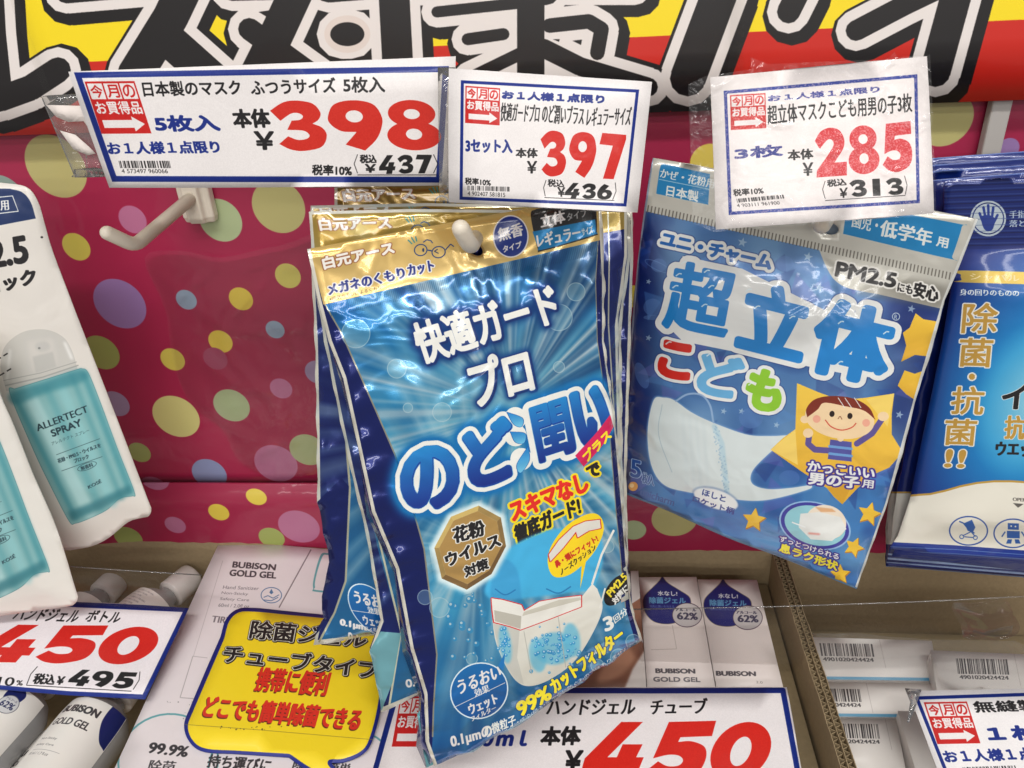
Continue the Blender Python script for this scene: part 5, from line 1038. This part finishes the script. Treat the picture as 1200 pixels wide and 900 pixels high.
# -- tube gel cartons
DKN = (34, 38, 110)
def gel_box(quad, ox, oy_, v, lab, kx=1.0, gold=True):
    P = Plane(quad[0][0], quad[0][1], Lh(quad[0][0], quad[0][1], v), 86); c = Canvas(P, quad, 3, (230, 219, 214), name='gel_carton_print')
    q = np.array([(398, 80), (430, 120), (500, 165), (560, 205), (572, 250), (555, 310), (500, 355), (430, 372), (350, 358), (300, 310), (282, 250), (292, 200), (340, 150), (380, 110)], float)
    f = lambda p: np.stack([(np.asarray(p, float)[:, 0]-398)/5.217+776+ox, (np.asarray(p, float)[:, 1]-80)/5.217+675.5+oy_], 1)
    o = f(spline([(q[0][0], q[0][1], 1)]+[tuple(x) for x in q[1:]])); c.poly(o, DKN, edge=(.8, (170, 156, 130)))
    t = lambda s_, x0, y0, x1, h, col, b: c.text(s_, tuple(f([(x0, y0)])[0]), tuple(f([(x1, y0+3)])[0]), tuple(f([(x0+2, y0+h)])[0]), col, bold=b)
    t('水なし!', 370, 170, 488, 28, (214, 216, 222), .35); t('除菌ジェル', 318, 208, 540, 38, (96, 150, 190), .45); t('指先に潤いを与える', 320, 256, 470, 16, (120, 140, 190), .1)
    x, y = f([(550, 318)])[0]; c.circ(x, y, 17.6, 14.5, (80, 60, 80)); c.circ(x, y, 16.8, 13.6, (206, 200, 198), grad=(186, 180, 180))
    t('アルコール', 478, 276, 604, 18, (60, 56, 80), .25); t('62%', 490, 302, 612, 42, (60, 56, 80), .55)
    t('BUBISON', 358, 645, 596, 27, (84, 78, 82), .5)
    if gold: t('GOLD GEL', 344, 697, 628, 27, (104, 98, 102), .4)
    else: t('2.0', 600, 705, 640, 14, (130, 120, 116), .1)
    if ox < 10: c.line([(x-50+ox*0, y-20), (x-20, y-20)], .01, WHT); c.line(f([(460, 380), (486, 525), (330, 530)]), .8, (180, 168, 160), .7)
    return carton('gel_carton', P, quad, c, board_mat('gel_carton_board', c), .019, label=lab, cat='carton', group='white gel cartons in the left compartment')
gel_box([(749, 676.5), (816, 676), (839.5, 812), (759, 813)], 0, 0, .379, 'white gel carton with dark blue drop, nearer the blue pack than its twin')
gel_box([(817.3, 679), (887, 679.5), (918.5, 808), (840.8, 812)], 71, 3, .379, 'white gel carton with a dark blue drop, against the cardboard divider', gold=False)
PG = Plane(700, 672, Lh(700, 672, .379), 86); q = [(640, 668), (748, 669), (758, 812), (600, 812)]
c = Canvas(PG, q, 2.5, (226, 218, 214), name='photo_carton_print')
c.poly(spline([(660, 812, 1), (690, 760), (725, 720), (752, 700, 1), (757, 770, 1), (745, 790), (735, 812, 1)]), (164, 116, 92), grad=(120, 78, 60)); c.poly(spline([(700, 800), (715, 770), (745, 745), (750, 760), (730, 790)]), (190, 140, 112), .8, soft=2); c.poly(spline([(735, 745), (753, 725), (756, 760), (745, 770)]), (110, 70, 56), .5, soft=2); c.poly([(741, 785), (757, 760), (758, 812), (730, 812)], (220, 210, 204), soft=1)
carton('photo_carton', PG, q, c, board_mat('photo_carton_board', c), .019, label='white carton printed with a brown photo of a hand, mostly behind the blue pack', cat='carton')
# inner supports keep the cartons near the rim: a folded riser of card
sup = empty('cardboard_riser', (0.0, -.1, ZB), label='folded cardboard riser under the cartons and cards in the left compartment', cat='riser')
zr = ZC-.379-.0215
xa, xb = XL+.16, dx-.006
mesh_obj('riser_top', boxv(-.06, xb, -.2, YB-.004, zr-.003, zr-.0005), BF, M_cardin, sup)
mesh_obj('riser_leg', boxv(-.06, -.057, -.2, YB-.004, ZB, zr-.003), BF, M_cardin, sup); mesh_obj('riser_leg', boxv(xb-.003, xb, -.2, YB-.004, ZB, zr-.003), BF, M_cardin, sup)
# -- barcode cartons in the right compartment
def bar_box(quad, v, bar, lab, seed, stripe=True, lean=88, dep=.045):
    P = Plane(quad[0][0], quad[0][1], Lh(quad[0][0], quad[0][1], v), lean); c = Canvas(P, quad, 2.8, (224, 219, 214), name='barcode_print')
    (x0, y0), (x1, y1), h = bar
    c.bars((x0, y0), (x1, y0+1), (x0+2.5, y0+h), seed, (60, 56, 58)); c.text('4901020424424', (x0+4, y0+h+1.5), (x1+1, y0+h+2.5), (x0+5, y0+h+6), (74, 70, 72), bold=.2)
    c.line([(x1+8, y0-6), (x1+16, y0+h+14)], .5, (180, 172, 168)); c.line([(quad[3][0], quad[3][1]-1.5), (quad[2][0], quad[2][1]-1.5)], 3.5, (96, 160, 196))
    return carton('barcode_carton', P, quad, c, board_mat('barcode_board', c), dep, label=lab, cat='carton', group='white barcode cartons in the right compartment')
bar_box([(933, 746), (1092, 751), (1100, 798), (945, 796)], .3985, ((960, 754), (1022, 0), 15), 'rearmost white barcode carton beside the divider, under crinkled film', 11)
bar_box([(946, 799), (1098, 800.5), (1106, 841), (955, 839.5)], .3985, ((948, 807), (1007, 0), 15), 'middle white barcode carton beside the divider', 12)
bar_box([(954, 842), (1050, 843), (1062, 905), (974, 905)], .3985, ((966, 848), (1029, 0), 17), 'white barcode carton beside the divider with the whole number in view, nearest of the row', 13)
bar_box([(1090, 762), (1300, 771), (1320, 830), (1101, 826)], .388, ((1120, 772), (1180, 0), 18), 'white barcode carton further right, standing higher behind the tag', 14)
bar_box([(1052, 833), (1180, 838), (1200, 905), (1074, 905)], .392, ((1100, 842), (1150, 0), 15), 'white carton under the corner of the lower right tag', 15)
zz = ZC-.3985-.0465
mesh_obj('tray_insert', boxv(dx+.006, XR-.004, -.3, YB-.004, ZB, zz), BF, M_cardin, tray)
# -- clear film over the right compartment and clear price rail
M_rail = clear('rail_plastic', base=.0, refl=.3, rough=.05, bump=.05, bscale=30, tintc=(.985, .985, .98), milky=.008)
PR = Plane(950, 712, .352, 6)
sheet('price_rail', PR, [(742, 714), (905, 711), (1080, 705), (1300, 694), (1300, 760), (1080, 770), (930, 778), (752, 782)], M_rail, None, .02, 0, label='clear plastic rail across the front of the right compartment', cat='price rail')
sheet('price_rail', Plane(200, 668, .36, 6), [(-60, 655), (84, 664), (140, 668), (236, 674), (226, 700), (216, 716), (60, 706), (-60, 700)], M_rail, None, .02, 0, label='clear plastic rail over the bottles behind the left 450 tag', cat='price rail')
for Pq, pts in ((PR, [(742, 714), (905, 711), (1080, 705), (1300, 694)]), (Plane(200, 668, .36, 6), [(-60, 655), (84, 664), (140, 668), (236, 674)])):
    par = [o for o in bpy.data.objects if o.name.startswith('price_rail')][0 if Pq is PR else 1]
    tube('rail_lip', [Pq.at(*p) for p in pts], .00035, M_hold, par, 8)
PFm = Plane(1100, 745, Lh(1100, 745, .381), 84)
M_crk = clear('crinkle_film', base=.0, refl=.6, rough=.16, bump=.6, bscale=90, milky=.08, tintc=(1, 1, 1))
sheet('crinkled_film', PFm, [(938, 744), (1000, 743), (1075, 750), (1150, 752), (1188, 752), (1230, 775), (1230, 812), (1105, 806), (1092, 770), (1080, 800), (950, 796)], M_crk, None, .004, 0, lambda v, ol: .001+wrink(v, 300, 260, 6, 6, .0006), label='crinkled clear film lying over the rear barcode cartons', cat='plastic film')
sheet('clear_bag_fold', PFm.up(.014), spline([(1115, 712, 1), (1122, 705), (1170, 703), (1185, 712), (1192, 745), (1160, 750), (1130, 752), (1124, 735)], 5), M_rail, None, .006, .0005, lambda v, ol: .002*np.sin(v[:, 0]*200)+.002*np.sin(v[:, 1]*160), label='folded corner of a clear plastic bag at the right under the wipes', cat='clear bag')

# ================================================================ gel bottles
M_cap = mat('bottle_cap', (216, 208, 204), .3, coat=.4, tint=.03)
M_lab = None
M_body = clear('bottle_plastic', base=.02, refl=.8, rough=.06, bump=.02, bscale=20, tintc=(.95, .95, .95), milky=.3)
M_gelm = mat('gel', (206, 204, 204), .25, spec=.5)
def bottle(p_cap, p_base, v, lab, R=.0175, art=None, capl=.020, slim=False):
    A = W(ray(*p_cap)*v/dn.dot(ray(*p_cap))); B = W(ray(*p_base)*v/dn.dot(ray(*p_base))); A[2] = B[2] = ZC-v
    d = (B-A)/np.linalg.norm(B-A); root = empty('gel_bottle', (A+B)/2-np.array([0, 0, R]), label=lab, cat='bottle', group='small gel bottles in the left compartment')
    L_ = .098; pr = [(capl+.001, .0075), (capl+.004, .0076), (capl+.009, R*.72), (capl+.016, R*.95), (capl+.022, R), (L_-.004, R), (L_-.001, R*.94), (L_, R*.8)]
    tube('bottle_body', [A+d*s_ for s_, _ in pr], [q for _, q in pr], M_body, root, 28)
    tube('gel_filling', [A+d*(s_+.0012) for s_, _ in pr[1:-1]], [q*.955 for _, q in pr[1:-1]], M_gelm, root, 24)
    cr = [(0, .0088), (.0006, .0098), (.0025, .0104), (capl-.001, .0108), (capl, .0104)]
    tube('bottle_cap', [A+d*s_ for s_, _ in cr], [q for _, q in cr], M_cap, root, 28)
    # label wrapped on the near side
    n_ = np.array([0, 0, 1.]); a = np.cross(d, n_); P = Plane.__new__(Plane); P.a = a; P.b = d; P.n = n_; P.O = A+n_*R; P.C = np.array([0, YC, ZC]); P.dist = np.linalg.norm(P.O-P.C)*.93
    if a[0] < 0: P.a = -a; 
    c = Canvas.__new__(Canvas); c.P = P; c.name = 'bottle_label_print'; c.lo = np.array([-R*1.3, capl+.014]); c.hi = np.array([R*1.3, L_-.004]); c.K = 9000; c.S = 9
    c.w, c.h = [int(v_) for v_ in (c.hi-c.lo)*c.K]; c.im = np.empty((c.h, c.w, 4), np.float32); c.im[..., :3] = srgb((232, 228, 222)); c.im[..., 3] = 0
    c.c = lambda pts: (np.asarray(pts, float)*.001-c.lo)*c.K            # bottle art is drawn in millimetres on the wrapped label
    if art: art(c)
    N, Mq = 20, 12; th = 1.3; V = []; Fc = []; uvs = []
    for i in range(N+1):
        t = -th+2*th*i/N
        for j in range(Mq+1):
            s_ = c.lo[1]+(c.hi[1]-c.lo[1])*j/Mq; rr = R+.0003 if s_ > capl+.022 else R+.0003-(capl+.022-s_)*.12
            V.append(A+d*s_+P.a*math.sin(t)*rr+n_*math.cos(t)*rr); uvs.append((i/N, 1-j/Mq))
    for i in range(N):
        for j in range(Mq): Fc.append((i*(Mq+1)+j, (i+1)*(Mq+1)+j, (i+1)*(Mq+1)+j+1, i*(Mq+1)+j+1))
    o = mesh_obj('bottle_label', V, Fc, mat('bottle_label_paper', image=c.image(), rough=.4, coat=.3), root, True)
    u = o.data.uv_layers.new(name='UVMap'); li = [l.vertex_index for l in o.data.loops]; u.data.foreach_set('uv', np.array([uvs[i] for i in li], np.float32).ravel())
    return root
def art_front(c):
    X0 = -13
    c.poly(spline([(16, 30, 1), (27, 30, 1), (27, 56, 1), (21, 54), (16, 46), (15, 38)]), (24, 34, 96)); 
    c.text('BUBISON', (-12, 40), (12, 40), (-12, 44.6), (50, 46, 50), bold=.3); c.text('GOLD GEL', (-12, 49), (12, 49), (-12, 53.4), (60, 54, 58), bold=.2)
    c.text('Non-Sticky', (-10, 62), (1, 62), (-10, 63.8), (90, 84, 88), bold=.05); c.text('Safety Care', (-10, 66), (2, 66), (-10, 67.6), (90, 84, 88), bold=.05); c.line([(-10, 70), (8, 70)], .15, (120, 114, 118)); c.text('50 ml / 1.7 fl.oz', (-10, 71.5), (3, 71.5), (-10, 73.2), (90, 84, 88), bold=.05)
def art_left(c):
    c.poly(spline([(4, 34, 1), (12, 34, 1), (15, 38), (13, 45), (8, 47), (4, 42)]), (24, 34, 96)); c.circ(10, 46, 5.9, 5.9, (96, 96, 110)); c.circ(10, 46, 5.5, 5.5, (204, 204, 206))
    c.text('アルコール', (6.5, 42.2), (13.5, 42.2), (6.5, 43.6), (40, 40, 80), bold=.05); c.text('62%', (6, 44.6), (14, 44.6), (6, 48.4), (30, 34, 84), bold=.14)
    c.text('BUBISON', (-12, 50), (7, 50), (-12, 53.8), (50, 46, 50), bold=.28); c.text('GOLD GEL', (-12, 57), (7, 57), (-12, 60.6), (60, 54, 58), bold=.2)
    c.circ(2, 70, 4.4, 4.4, (70, 130, 165), ring=.35); c.poly(spline([(2, 66.5, 1), (4.2, 71), (2, 73), (-.2, 71)]), (70, 130, 165))
def art_back(c):
    for k in range(9): c.text('アルコール除菌ジェル 手指の清浄に', (-9, 38+k*2.6), (8-(k % 3)*3, 38+k*2.6), (-9, 39.4+k*2.6), (120, 112, 116), bold=.03)
bottle((158, 792), (-10, 1010), .392, 'near gel bottle with its white label showing, beside the white card', R=.021, art=art_front)
bottle((70, 778), (-120, 985), .394, 'gel bottle at the lower left edge with a round 62 percent mark', R=.021, art=art_left)
bottle((226, 674), (90, 790), .400, 'gel bottle lying on its side, cap up against the back of the tray', R=.0185, art=art_back, capl=.022)
bottle((140, 676), (20, 800), .414, 'gel bottle behind the left rail with only its white cap clear', R=.0165, art=None)
bottle((118, 822), (-10, 980), .418, 'gel bottle wedged low between the two near ones', R=.0165, art=art_left)
bpy.data.objects.remove(_to)
